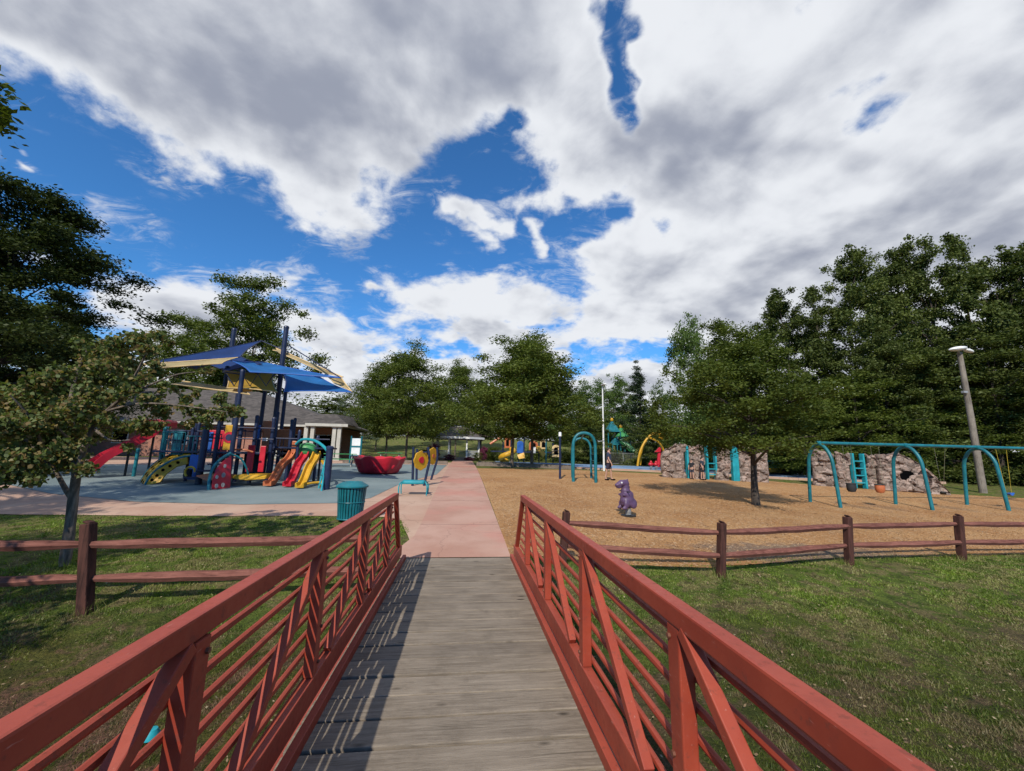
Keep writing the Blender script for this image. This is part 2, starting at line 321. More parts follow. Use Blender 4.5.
M['trim']=paint('beige_trim_paint',(.42,.40,.35),.6,.15)
M['uwood']=woodmat('utility_pole_wood',(.14,.115,.09),(.30,.26,.215),'z',False)
M['timber']=woodmat('border_timber',(.12,.09,.07),(.25,.2,.16),'x',False)
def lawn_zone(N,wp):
    # greener towards the fences, drier and darker down by the creek, bare and brown under the railing at left, with shade put into the colour there
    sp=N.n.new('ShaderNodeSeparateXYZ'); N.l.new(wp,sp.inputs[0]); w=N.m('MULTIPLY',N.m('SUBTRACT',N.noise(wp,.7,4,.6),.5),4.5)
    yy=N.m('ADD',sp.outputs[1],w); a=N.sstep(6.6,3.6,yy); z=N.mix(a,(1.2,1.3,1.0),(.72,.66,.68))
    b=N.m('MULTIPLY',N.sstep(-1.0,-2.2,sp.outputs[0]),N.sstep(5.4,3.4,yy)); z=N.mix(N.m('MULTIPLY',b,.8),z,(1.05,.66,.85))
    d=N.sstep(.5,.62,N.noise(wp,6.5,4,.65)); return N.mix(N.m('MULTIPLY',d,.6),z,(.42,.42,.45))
def ground_mats():
    # grass soil
    m,N,b,co,geo=newmat('lawn'); wp=geo.outputs['Position']
    a=N.noise(wp,.55,5,.6); c=N.noise(wp,4.5,6,.65); f=N.noise(wp,38,6,.7); e=N.noise(wp,2.6,6,.7,.6)
    k=N.mix(N.sstep(.35,.65,c),(.070,.092,.022),(.13,.155,.034))
    k=N.mix(N.m('MULTIPLY',N.sstep(.45,.57,e),.85),k,(.19,.135,.08))
    k=N.mix(N.m('MULTIPLY',N.sstep(.4,.6,f),.55),k,(.03,.045,.014))
    k=N.mix(N.m('MULTIPLY',N.sstep(.62,.7,f),.4),k,(.2,.17,.10))
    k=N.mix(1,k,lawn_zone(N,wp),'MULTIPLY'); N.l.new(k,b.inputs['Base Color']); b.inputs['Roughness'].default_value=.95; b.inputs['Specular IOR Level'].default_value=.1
    bump(N,b,N.m('ADD',f,N.m('MULTIPLY',c,.6)),1,.05); M['lawn']=m
    m,N,b,co,geo=newmat('wood_chip_mulch'); wp=geo.outputs['Position']
    v=N.vor(wp,22,out='Color'); vd=N.vor(wp,22); sp=N.n.new('ShaderNodeSeparateXYZ'); N.l.new(v,sp.inputs[0])
    a=N.noise(wp,.5,5,.6,.5); f=N.noise(wp,60,5,.7); g2=N.noise(wp,2.5,5,.65)
    k=N.mix(N.sstep(.32,.68,a),(.43,.215,.085),(.55,.315,.14))
    k=N.mix(N.m('MULTIPLY',N.sstep(.5,.72,g2),.55),k,(.30,.19,.11))
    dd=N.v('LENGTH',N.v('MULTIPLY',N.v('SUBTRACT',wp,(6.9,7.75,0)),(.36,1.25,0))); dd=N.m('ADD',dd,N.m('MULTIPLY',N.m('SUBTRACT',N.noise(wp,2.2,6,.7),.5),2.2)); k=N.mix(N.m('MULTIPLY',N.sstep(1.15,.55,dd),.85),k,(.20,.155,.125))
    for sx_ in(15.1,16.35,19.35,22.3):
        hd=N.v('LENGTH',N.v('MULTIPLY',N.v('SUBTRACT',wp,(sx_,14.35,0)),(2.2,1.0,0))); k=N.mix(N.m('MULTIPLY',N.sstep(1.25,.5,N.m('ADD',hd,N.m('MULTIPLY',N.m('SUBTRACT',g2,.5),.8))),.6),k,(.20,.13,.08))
    k=N.mix(N.m('MULTIPLY',sp.outputs[0],.45),k,(.22,.12,.06)); k=N.mix(N.m('MULTIPLY',N.sstep(.8,1,sp.outputs[1]),.5),k,(.68,.5,.32))
    k=N.mix(N.m('MULTIPLY',N.sstep(.5,.65,f),.4),k,(.16,.09,.05))
    N.l.new(k,b.inputs['Base Color']); b.inputs['Roughness'].default_value=.95; b.inputs['Specular IOR Level'].default_value=.1
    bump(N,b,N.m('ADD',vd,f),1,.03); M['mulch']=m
    m,N,b,co,geo=newmat('grey_gravel_patch'); wp=geo.outputs['Position']
    f=N.noise(wp,40,5,.7); a=N.noise(wp,1.5,5,.6)
    k=N.mix(N.sstep(.35,.65,f),(.13,.10,.085),(.36,.30,.25)); k=N.mix(N.m('MULTIPLY',N.sstep(.4,.65,a),.6),k,(.36,.22,.13))
    N.l.new(k,b.inputs['Base Color']); b.inputs['Roughness'].default_value=.95; bump(N,b,f,1,.03); M['gravel']=m
    def conc(name,c1,c2,pink,joint):
        m,N,b,co,geo=newmat(name); wp=geo.outputs['Position']
        a=N.noise(wp,.8,6,.62,.3); s=N.noise(wp,3.1,6,.7,.5); f=N.noise(wp,70,4,.7); d=N.noise(wp,.35,4,.6)
        k=N.mix(N.sstep(.3,.7,a),c1,c2); k=N.mix(N.m('MULTIPLY',N.sstep(.5,.62,d),.5),k,pink)
        k=N.mix(N.m('MULTIPLY',N.sstep(.56,.75,s),.4),k,sc(c1,.62)); k=N.mix(N.m('MULTIPLY',N.sstep(.5,.7,f),.22),k,sc(c1,.6))
        sp=N.n.new('ShaderNodeSeparateXYZ'); N.l.new(wp,sp.inputs[0])
        j=N.m('ABSOLUTE',N.m('SUBTRACT',N.m('FRACT',N.m('MULTIPLY',sp.outputs[1],1/joint)),.5))
        k=N.mix(N.m('MULTIPLY',N.sstep(.4935,.4975,j),.85),k,sc(c1,.4))
        ck=N.vor(N.v('ADD',wp,N.v('SCALE',N.noise(wp,1.6,4,.6,out='Color'),sc=.8)),.33,'DISTANCE_TO_EDGE'); k=N.mix(N.m('MULTIPLY',N.sstep(.006,.002,ck),.25),k,sc(c1,.35))
        N.l.new(k,b.inputs['Base Color']); b.inputs['Roughness'].default_value=.9; b.inputs['Specular IOR Level'].default_value=.2; bump(N,b,f,.3,.004); return m
    M['path']=conc('pinkish_concrete',(.36,.20,.15),(.44,.275,.215),(.46,.19,.15),3.05)
    M['pave']=conc('worn_pink_paving',(.385,.235,.17),(.46,.315,.235),(.42,.25,.185),2.4)
    m,N,b,co,geo=newmat('blue_grey_rubber_surface'); wp=geo.outputs['Position']
    a=N.noise(wp,.5,5,.6,.4); f=N.noise(wp,55,4,.7); s=N.noise(wp,2.2,6,.7)
    k=N.mix(N.sstep(.35,.65,a),(.115,.155,.16),(.18,.222,.222)); k=N.mix(N.m('MULTIPLY',N.sstep(.5,.7,s),.4),k,(.22,.225,.21)); k=N.mix(N.m('MULTIPLY',N.sstep(.5,.65,f),.3),k,(.09,.14,.17))
    N.l.new(k,b.inputs['Base Color']); b.inputs['Roughness'].default_value=.9; bump(N,b,f,.35,.005); M['rubber']=m
    m,N,b,co,geo=newmat('bright_blue_rubber_surface'); wp=geo.outputs['Position']
    a=N.noise(wp,.6,5,.6); k=N.mix(N.sstep(.3,.7,a),(.10,.19,.34),(.20,.29,.42)); N.l.new(k,b.inputs['Base Color']); b.inputs['Roughness'].default_value=.9; M['rubber2']=m
    # brick
    m,N,b,co,geo=newmat('red_brick'); wp=geo.outputs['Position']
    br=N.n.new('ShaderNodeTexBrick'); rot=N.n.new('ShaderNodeMapping'); rot.inputs['Rotation'].default_value=(radians(90),0,0); N.l.new(wp,rot.inputs[0]); N.l.new(rot.outputs[0],br.inputs[0])
    br.inputs['Scale'].default_value=1; br.inputs['Brick Width'].default_value=.22; br.inputs['Row Height'].default_value=.075; br.inputs['Mortar Size'].default_value=.006
    br.inputs['Color1'].default_value=(.36,.12,.07,1); br.inputs['Color2'].default_value=(.25,.085,.055,1); br.inputs['Mortar'].default_value=(.4,.36,.32,1)
    N.l.new(N.mix(N.m('MULTIPLY',N.noise(wp,1.5,4),.3),br.outputs[0],(.15,.07,.05)),b.inputs['Base Color']); b.inputs['Roughness'].default_value=.9; M['brick']=m
    m,N,b,co,geo=newmat('grey_shingles'); wp=geo.outputs['Position']
    w=N.m('FRACT',N.m('MULTIPLY',N.v('DOT_PRODUCT',wp,(0,.0,1)),9)); v=N.vor(N.v('MULTIPLY',wp,(3,3,9)),1,out='Color'); sp=N.n.new('ShaderNodeSeparateXYZ'); N.l.new(v,sp.inputs[0])
    k=N.mix(sp.outputs[0],(.045,.038,.034),(.095,.080,.072)); k=N.mix(N.m('MULTIPLY',N.sstep(.8,1,w),.5),k,(.03,.028,.026))
    N.l.new(k,b.inputs['Base Color']); b.inputs['Roughness'].default_value=.9; M['shingle']=m
    m,N,b,co,geo=newmat('moulded_rock'); wp=geo.outputs['Position']
    a=N.noise(wp,3,5,.65,.6); v=N.vor(N.v('MULTIPLY',wp,(1,1,1.9)),4.5,out='Color'); sp=N.n.new('ShaderNodeSeparateXYZ'); N.l.new(v,sp.inputs[0]); f=N.noise(wp,25,5,.7)
    k=N.mix(sp.outputs[0],(.12,.088,.070),(.38,.285,.235)); k=N.mix(N.m('MULTIPLY',N.sstep(.45,.7,a),.6),k,(.33,.20,.15)); k=N.mix(N.m('MULTIPLY',N.sstep(.5,.7,f),.5),k,(.12,.09,.075))
    ve=N.vor(N.v('MULTIPLY',wp,(1,1,1.9)),4.5,'DISTANCE_TO_EDGE'); k=N.mix(N.m('MULTIPLY',N.sstep(.08,.0,ve),.75),k,(.05,.036,.03))
    N.l.new(k,b.inputs['Base Color']); b.inputs['Roughness'].default_value=.9; bump(N,b,f,.8,.03); M['rock']=m
ground_mats()
M['bark']=barkmat('grey_brown_bark',(.13,.10,.075)); M['barkd']=barkmat('dark_bark',(.06,.045,.035)); M['barkl']=barkmat('pale_bark',(.16,.125,.10))
M['leafA']=leafmat('locust_leaves',[(.050,.072,.013),(.090,.115,.020),(.145,.165,.032)])
M['leafB']=leafmat('woods_leaves',[(.036,.054,.013),(.090,.112,.026),(.16,.18,.05)],.22)
M['leafC']=leafmat('conifer_needles',[(.02,.036,.016),(.032,.05,.022),(.045,.065,.028)],.1)
M['leafD']=leafmat('redbud_green_leaves',[(.062,.088,.028),(.11,.14,.045),(.18,.20,.09)],.3,4)
M['leafE']=leafmat('redbud_dry_leaves',[(.16,.105,.045),(.21,.16,.065),(.28,.25,.11)],.3,4)
M['leafF']=leafmat('light_leaves',[(.06,.10,.025),(.09,.14,.035),(.13,.18,.05)],.3)
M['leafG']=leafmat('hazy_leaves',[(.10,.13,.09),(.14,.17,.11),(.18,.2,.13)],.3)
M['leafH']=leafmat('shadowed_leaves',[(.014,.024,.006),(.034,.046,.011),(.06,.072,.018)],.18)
M['petal']=leafmat('magenta_petals',[(.16,.02,.07),(.25,.04,.12),(.05,.08,.03)],.2,3)
def grassmat():
    M['grass']=leafmat('grass_blades',[(.070,.115,.016),(.15,.205,.028),(.28,.26,.11)],.3,1.1); m=M['grass']; N=NG(m.node_tree)
    d=[n for n in N.n if n.type=='BSDF_DIFFUSE'][0]; src=d.inputs[0].links[0].from_socket; geo=[n for n in N.n if n.type=='NEW_GEOMETRY'][0]
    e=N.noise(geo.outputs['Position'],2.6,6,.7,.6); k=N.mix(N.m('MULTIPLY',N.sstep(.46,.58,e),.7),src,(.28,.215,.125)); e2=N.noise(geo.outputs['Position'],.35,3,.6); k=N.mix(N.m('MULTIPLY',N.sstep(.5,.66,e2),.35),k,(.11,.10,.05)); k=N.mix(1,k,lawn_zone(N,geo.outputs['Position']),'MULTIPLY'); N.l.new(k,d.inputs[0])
grassmat()
M['dry']=leafmat('dry_leaf_litter',[(.18,.12,.07),(.28,.20,.12),(.36,.30,.2)],.1,3)
M['chip']=leafmat('wood_chips',[(.42,.24,.125),(.52,.33,.185),(.30,.17,.09)],.0,2)
# ------------------------------------------------------------------ setting: ground and paved sheets
def axis(a,b,step,far):
    L=[a+i*step for i in range(int(round((b-a)/step))+1)]; s=step; q=b
    while q<far: s*=1.45; q+=s; L.append(q)
    s=step; q=a; pre=[]
    while q>-far: s*=1.45; q-=s; pre.append(q)
    return pre[::-1]+L
def ground():
    X=axis(-34,44,.5,2500); Yv=axis(-6,72,.5,2500); vs=[(x,y,T(x,y)) for x in X for y in Yv]; w=len(Yv)
    mb=MB(); mb.add(vs,[(i*w+j,(i+1)*w+j,(i+1)*w+j+1,i*w+j+1) for i in range(len(X)-1) for j in range(w-1)])
    me=bpy.data.meshes.new('ground'); o=bpy.data.objects.new('ground',me); COL.objects.link(o)
    me.from_pydata(mb.v,[],mb.f); me.materials.append(M['lawn']); me.polygons.foreach_set('use_smooth',[True]*len(me.polygons)); struct(o)
ground()
def smooth_poly(P,n=5):
    k=len(P); out=[]
    for i in range(k):
        a,b,c,d=[Vector((*P[(i+q)%k][:2],0)) for q in(-1,0,1,2)]
        for j in range(n):
            t=j/n; v=.5*((2*b)+(c-a)*t+(2*a-5*b+4*c-d)*t*t+(3*b-a-3*c+d)*t**3); out.append((v.x,v.y))
    return out
def sheet(name,P,off,mat,step=.5):
    bm=bmesh.new(); f=bm.faces.new([bm.verts.new((p[0],p[1],0)) for p in P])
    bmesh.ops.triangulate(bm,faces=[f])
    xs=[p[0] for p in P]; ys=[p[1] for p in P]
    for ax,(lo,hi) in ((0,(min(xs),max(xs))),(1,(min(ys),max(ys)))):
        k=ceil(lo/step)
        while k*step<hi:
            co=[0,0,0]; co[ax]=k*step; no=[0,0,0]; no[ax]=1
            bmesh.ops.bisect_plane(bm,geom=bm.verts[:]+bm.edges[:]+bm.faces[:],dist=1e-5,plane_co=co,plane_no=no); k+=1
    for v in bm.verts: v.co.z=T(v.co.x,v.co.y)+off
    bmesh.ops.recalc_face_normals(bm,faces=bm.faces)
    me=bpy.data.meshes.new(name); bm.to_mesh(me); bm.free(); me.materials.append(mat)
    if sum(p.normal.z for p in me.polygons)<0: me.flip_normals()
    for p in me.polygons: p.use_smooth=True
    o=bpy.data.objects.new(name,me); COL.objects.link(o); return struct(o)
def rough(P,amp,seed=1):
    r=random.Random(seed); out=[]
    for i in range(len(P)):
        a,b=Vector((*P[i],0)),Vector((*P[(i+1)%len(P)],0)); n=max(1,int((b-a).length/.3)) if abs(a.x)>.95 or abs(b.x)>.95 else 1
        for k in range(n):
            q=a.lerp(b,k/n)
            if n>1 and k>0: q+=Vector((r.gauss(0,amp*.3),r.gauss(0,amp*.6),0))
            out.append((q.x,q.y))
    return out
def gp(L): return [tuple(g(*q)[:2]) for q in L]
pathP=[(-1.12,6.86),(.84,6.86),(.84,12.5),(.90,24.5),(.92,42),(-.95,42),(-.93,28),(-.86,12.5),(-.84,9.5),(-.86,8.2)]
sheet('concrete_path',pathP,.020,M['path'])
paveP=[(-24,9.6),(-9.8,10.15),(-6.7,10.0),(-3.2,10.05),(-1.75,9.95),(-1.32,9.6),(-1.2,9.1),(-1.0,8.3),(-.84,7.6),(-.84,12.5),(-.9,20),(-.93,34.5),(-30,34.5)]
sheet('pink_paving',rough(paveP,.035),.010,M['pave'])
rubP=[(-24,15.5),(-14,14.6),(-11.3,12.9),(-8.3,11.7),(-5.6,11.4),(-3.2,11.7),(-2.65,12.6),(-2.3,16.5),(-1.25,20.5),(-1.1,29.5),(-8,29.5),(-14,25),(-24,23)]
sheet('play_surface',rubP,.018,M['rubber'])
mulP=[(.84,6.95),(1.9,6.95),(3.2,7.0),(4.3,6.85),(7.2,7.35),(9.9,7.6),(14,7.9),(24,8.2),(40,8.3),(40,16.5),(27,17.0),(24,18.2),(20.5,19.8),(18,22.5),(13.5,25.5),(8,27.5),(.92,26.2)]
sheet('mulch_surface',rough(mulP,.10),.010,M['mulch'])
blueP=[(4,31.2),(40,28.5),(44,24),(40,23.8),(20.5,25.0),(19,29),(13.7,31),(8.5,30)]
blueP=[(3.2,31.5),(8,29.6),(13.5,28.2),(18.5,25.2),(22,23.2),(30,22.6),(34,27),(26,33),(17,40),(3.2,42)]
sheet('far_play_surface',blueP,.012,M['rubber2'])
kerb=MB(); L=arc([(x,y,T(x,y)+.03) for x,y in [(2.6,31.1),(8,29.25),(13.4,27.85),(18.3,24.85),(22,22.9),(30,22.3)]],8)
for a,b in zip(L,L[1:]): kerb.bar(a,b,.22,.22)
struct(kerb.build('concrete_kerb',M['pave']))
# timber edging of the planting bed by the path end
def low_wall(name,pts,h,w,mat,label):
    mb=MB()
    for a,b in zip(pts,pts[1:]): mb.bar((*a,T(*a)+h/2),(*b,T(*b)+h/2),w,h)
    tag(mb.build(name,mat,loc=(*pts[0],T(*pts[0])),bevel=.01),label,'border')
low_wall('timber_border',[(1.0,29.4),(4.2,29.1),(7.6,27.9),(7.9,29.3),(1.2,31.6)],.26,.15,M['timber'],'low dark timber border around the tree bed right of the path')
low_wall('timber_border',[(-1.1,30.6),(-4.6,30.8),(-8.5,30.3)],.26,.15,M['timber'],'low timber border left of the path, behind the yellow play panels')
# soil of the tree bed
sheet('bark_mulch_bed',[(1.1,29.6),(4.2,29.3),(7.5,28.2),(7.8,29.3),(1.3,31.4)],.022,M['gravel'])
# ------------------------------------------------------------------ blades of grass, leaf litter, wood chips (stuff)
def inside(x,y,P):
    c=np.zeros(len(x),bool); k=len(P)
    for i in range(k):
        x0,y0=P[i]; x1,y1=P[(i+1)%k]
        if y0==y1: continue
        h=((y0>y)!=(y1>y))&(x<(x1-x0)*(y-y0)/(y1-y0)+x0); c^=h
    return c
_gx=np.arange(-34,44.01,.25); _gy=np.arange(-6,40.01,.25)
_TZ=np.array([[T(x,y) for y in _gy] for x in _gx])
def Tn(x,y):
    u=np.clip((x+34)/.25,0,len(_gx)-1.01); v=np.clip((y+6)/.25,0,len(_gy)-1.01); i=u.astype(int); j=v.astype(int); a=u-i; b=v-j
    return _TZ[i,j]*(1-a)*(1-b)+_TZ[i+1,j]*a*(1-b)+_TZ[i,j+1]*(1-a)*b+_TZ[i+1,j+1]*a*b
def nmesh(name,V,mat,nv,smooth=False):
    """V: (n,nv,3) array of polygons with nv corners, one island each"""
    n=len(V); me=bpy.data.meshes.new(name); me.vertices.add(n*nv); me.vertices.foreach_set('co',V.reshape(-1).astype(np.float32))
    me.loops.add(n*nv); me.loops.foreach_set('vertex_index',np.arange(n*nv,dtype=np.int32))
    me.polygons.add(n); me.polygons.foreach_set('loop_start',np.arange(0,n*nv,nv,dtype=np.int32)); me.update(calc_edges=True); me.materials.append(mat); return me
def grass(P,n,name,label,seed,excl=()):
    r=np.random.default_rng(seed); xs=[p[0] for p in P]; ys=[p[1] for p in P]
    x=r.uniform(min(xs),max(xs),n*3); y=r.uniform(min(ys),max(ys),n*3)
    # denser near the camera, tufted
    tuft=np.sin(x*7.3+np.sin(y*5.1)*1.7)*np.sin(y*6.1+np.sin(x*4.3)*2)+.6*np.sin(x*2.1+1)*np.sin(y*1.7+2)
    d=np.hypot(x,y); keep=inside(x,y,P)&(r.random(n*3)<np.clip(5.5/d,.2,1)*np.clip(.5+.6*tuft+.5*np.sin(x*.9+1.3*np.sin(y*.7))*np.sin(y*.8+2),.05,1))
    for q in excl: keep&=~inside(x,y,q)
    x,y=x[keep][:n],y[keep][:n]; m=len(x); z=Tn(x,y)
    a=r.uniform(0,2*pi,m); h=r.uniform(.012,.036,m)*(.8+.25*np.sin(x*3+y*2)); w=r.uniform(.0025,.005,m)*np.clip(np.hypot(x,y)/4,1,2.5); ln=r.uniform(.2,1.1,m)*h
    b=a+r.normal(0,.6,m); V=np.zeros((m,3,3)); ca,sa=np.cos(a)*w,np.sin(a)*w
    V[:,0]=np.stack([x-ca,y-sa,z],1); V[:,1]=np.stack([x+ca,y+sa,z],1); V[:,2]=np.stack([x-np.sin(b)*ln,y+np.cos(b)*ln,z+h],1)
    me=nmesh(name,V,M['grass'],3); o=bpy.data.objects.new(name,me); COL.objects.link(o); tag(o,label,'grass',kind='stuff')
GL=[(-16,.2),(-1.0,.2),(-1.0,7.4),(-.9,8.1),(-1.1,9.0),(-1.35,9.75),(-3.2,9.98),(-9.8,10.1),(-16,9.9)]
GR=[(1.0,.3),(16,.3),(17,8.05),(9.9,7.68),(7.2,7.42),(4.3,6.95),(3.2,7.05),(1.0,7.02)]
grass(GL,170000,'short_grass','short patchy grass left of the bridge, around the fence',7)
grass(GR,230000,'short_grass','short green and dry grass right of the bridge, before the mulch',8)
def tufts(spots,name,label,seed):
    r=np.random.default_rng(seed); X=[];Yy=[];Hh=[]
    for x,y,rad,n,h in spots:
        X.append(r.normal(x,rad,n)); Yy.append(r.normal(y,rad,n)); Hh.append(r.uniform(.4,1,n)*h)
    x=np.concatenate(X); y=np.concatenate(Yy); h=np.concatenate(Hh); m=len(x); z=Tn(x,y); a=r.uniform(0,2*pi,m); b=r.uniform(0,2*pi,m); w=r.uniform(.002,.0045,m); ln=h*r.uniform(.1,.8,m)
    V=np.zeros((m,3,3)); V[:,0]=np.stack([x-np.cos(a)*w,y-np.sin(a)*w,z],1); V[:,1]=np.stack([x+np.cos(a)*w,y+np.sin(a)*w,z],1); V[:,2]=np.stack([x+np.cos(b)*ln,y+np.sin(b)*ln,z+h],1)
    me=nmesh(name,V,M['grass'],3); o=bpy.data.objects.new(name,me); COL.objects.link(o); tag(o,label,'grass',kind='stuff')
_r=random.Random(5)
sp=[(x,y,.09,160,.15) for x,y in((-4.16,5.42),(-7.3,5.35),(-10.4,5.3),(1.62,6.55),(4.24,6.47),(7.15,7.02),(9.95,7.3),(12.9,7.5),(-5.55,6.75))]
sp+=[(s*(1.06+_r.uniform(0,.12)),_r.uniform(.4,6.9),.06,60,.12) for s in(-1,1) for _ in range(46)]
sp+=[(_r.uniform(1.2,14),0,0,0,0) for _ in range(0)]
for _ in range(170):
    s=_r.choice((-1,1)); sp.append((s*_r.uniform(1.3,9),_r.uniform(.8,6.6),_r.uniform(.03,.09),_r.randint(18,50),_r.uniform(.05,.095)))
for _ in range(90): q=_r.uniform(1.1,15); sp.append((q,6.85+.062*q+_r.gauss(0,.09) if q<10 else 7.6+_r.gauss(0,.1),.08,26,.07))
tufts(sp,'grass_tufts','taller grass tufts around fence posts, along the mulch edge and under the bridge side',31)
def litter(P,n,name,label,cat,mat,seed,L=(.02,.05),asp=.6,off=.02,near=6):
    r=np.random.default_rng(seed); xs=[p[0] for p in P]; ys=[p[1] for p in P]
    x=r.uniform(min(xs),max(xs),n*4); y=r.uniform(min(ys),max(ys),n*4); d=np.hypot(x,y)
    cl=.5+.5*np.sin(x*1.3+2*np.sin(y*.9))*np.sin(y*1.5+x*.4)
    keep=inside(x,y,P)&(r.random(n*4)<np.clip(near/d,.15,1)*np.clip(cl+.25,0,1)); x,y=x[keep][:n],y[keep][:n]; m=len(x)
    c=np.stack([x,y,Tn(x,y)+off+r.uniform(0,.012,m)],1); a=r.uniform(0,2*pi,m); l=r.uniform(*L,m)[:,None]/2
    t=r.normal(0,.28,m); u=np.stack([np.cos(a),np.sin(a),t],1)*l; v=np.stack([-np.sin(a),np.cos(a),r.normal(0,.3,m)],1)*l*asp
    V=np.stack([c-u,c-v,c+u,c+v],1); me=nmesh(name,V,mat,4); o=bpy.data.objects.new(name,me); COL.objects.link(o); tag(o,label,cat,kind='stuff')
litter(GL,3000,'leaf_litter','small dry leaves scattered in the grass left of the bridge','leaf litter',M['dry'],11,(.012,.035),off=.035)
litter(GR,3600,'leaf_litter','small dry leaves scattered in the grass right of the bridge','leaf litter',M['dry'],12,(.012,.035),off=.035)
litter([(.9,7.0),(3.2,7.05),(7.2,7.4),(14,7.95),(24,8.3),(24,18),(8,19),(.95,19)],36000,'wood_chips','loose wood chips on top of the playground mulch','wood chips',M['chip'],13,(.02,.06),.35,.014,9)
# ------------------------------------------------------------------ footbridge
BR=thing('footbridge','terracotta painted steel footbridge with slatted railings and grey plank deck in the foreground','footbridge',(0,3,0))
mb=MB(); rr=random.Random(3); y=-1.6
while y<6.83:
    w=.243 if y+.25<6.86 else 6.86-y
    mb.box((rr.uniform(-.004,.004),y+w/2,-.022+rr.uniform(-.006,.003)),(1.84,w-rr.uniform(.008,.017),.044),rz=rr.uniform(-.0012,.0012)); y+=.25
mb.build('deck',M['deck'],BR,bevel=.006)
for s in(-1,1):
    X0=.895 if s>0 else -.910; zc=1.028 if s>0 else 1.041
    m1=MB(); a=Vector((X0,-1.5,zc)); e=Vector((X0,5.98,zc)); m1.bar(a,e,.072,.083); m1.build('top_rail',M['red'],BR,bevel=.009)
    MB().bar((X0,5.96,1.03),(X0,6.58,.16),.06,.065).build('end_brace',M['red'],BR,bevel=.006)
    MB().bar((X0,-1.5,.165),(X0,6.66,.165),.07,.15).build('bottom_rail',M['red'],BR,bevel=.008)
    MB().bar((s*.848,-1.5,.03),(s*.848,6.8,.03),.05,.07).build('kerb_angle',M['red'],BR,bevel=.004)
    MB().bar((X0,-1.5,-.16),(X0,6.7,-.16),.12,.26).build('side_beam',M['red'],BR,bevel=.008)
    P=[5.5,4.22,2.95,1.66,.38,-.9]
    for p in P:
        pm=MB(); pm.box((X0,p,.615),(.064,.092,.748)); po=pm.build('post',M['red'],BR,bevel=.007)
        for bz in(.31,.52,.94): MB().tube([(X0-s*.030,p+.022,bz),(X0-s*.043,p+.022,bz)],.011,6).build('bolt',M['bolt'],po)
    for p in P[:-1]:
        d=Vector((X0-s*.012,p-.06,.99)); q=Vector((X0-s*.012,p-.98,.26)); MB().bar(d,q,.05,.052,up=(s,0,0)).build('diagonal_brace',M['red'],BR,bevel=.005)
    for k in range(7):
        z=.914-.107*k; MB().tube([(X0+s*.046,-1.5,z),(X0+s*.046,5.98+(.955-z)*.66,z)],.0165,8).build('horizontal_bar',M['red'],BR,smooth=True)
ab=MB(); ab.box((0,6.98,-.33),(2.3,.24,.62)); ab.build('abutment',M['pave'],BR,bevel=.02)
# ------------------------------------------------------------------ split-rail fences
def rail(a,b,r,seed,mat,par):
    rr=random.Random(seed); pts=[]; n=9
    for i in range(n+1):
        t=i/n; p=Vector(a).lerp(Vector(b),t); pts.append(p+Vector((0,rr.uniform(-.005,.005),rr.uniform(-.005,.005)-.012*sin(pi*t))))
    rs=[r*(.55+.45*min(1,6*min(i/n,1-i/n)+.1))*rr.uniform(.93,1.07) for i in range(n+1)]
    m=MB(); m.tube(pts,rs,6); m.build('rail',mat,par)
def fence(label,posts,H,rails,seed,ext=(),lean=0):
    f=thing('split_rail_fence',label,'fence',posts[0])
    for i,p in enumerate(posts):
        m=MB(); b=Vector(p); ln=Vector((lean,0,1)); m.bar(b-ln*.15,b+ln*H,.105,.125,up=(0,1,0)); m.bar(b+ln*H,b+ln*(H+.025)+Vector((.01,0,0)),.085,.09,up=(0,1,0)); m.build('post',M['fpost'],f,bevel=.018)
    pts=list(posts)+list(ext)
    pts.sort(key=lambda q:q[0])
    for i in range(len(pts)-1):
        for k,h in enumerate(rails):
            a=Vector(pts[i])+Vector((-.03,(-.02 if (i+k)%2 else .03),h)); b=Vector(pts[i+1])+Vector((.03,(.03 if (i+k)%2 else -.02),h)); a.x+=lean*h; b.x+=lean*h; rail(a,b,.057,seed+i*7+k,M['fence'],f)
def gg(x,y): return (x,y,T(x,y))
fence('brown split-rail fence with two long rails left of the bridge',[gg(-4.16,5.42),gg(-7.3,5.35),gg(-10.4,5.3)],.97,(.36,.74),100,[(-1.02,5.72,T(-1.2,5.5)-.02)],-.14)
fence('brown split-rail fence along the mulch right of the bridge',[gg(1.62,6.55),gg(4.24,6.47),gg(7.15,7.02),gg(9.95,7.3),gg(12.9,7.5),gg(16,7.6)],.84,(.33,.68),200,(),.09)
# ------------------------------------------------------------------ litter bin
def litter_bin():
    b=g(352,522); b=Vector((-2.42,9.55,T(-2.42,9.55)+.012))
    t=thing('litter_bin','teal slatted steel litter bin with domed lid beside the left railing','litter bin',b)
    m=MB()
    for i in range(28):
        a=2*pi*i/28; c=Vector((cos(a),sin(a),0)); tn=Vector((-sin(a),cos(a),0))
        m.bar(b+c*.255+Vector((0,0,.04)),b+c*.30+Vector((0,0,.72)),.045,.008,up=c)
    m.build('slats',M['teal'],t,bevel=.002)
    MB().lathe([(.235,.03),(.278,.70),(.27,.70),(.228,.05),(0,.05)],b,28).build('liner',M['black'],t,smooth=True)
    for r,z in((.262,.05),(.285,.40),(.312,.72)): MB().tube([b+Vector((r*cos(k*pi/16),r*sin(k*pi/16),z)) for k in range(32)],.012,6,closed=True).build('hoop',M['teal'],t,smooth=True)
    MB().lathe([(.17,.80),(.20,.835),(.33,.76),(.345,.745),(.345,.72),(.33,.715),(.30,.72),(.22,.79),(.17,.80)],b,32).build('lid',M['teal'],t,smooth=True)
litter_bin()
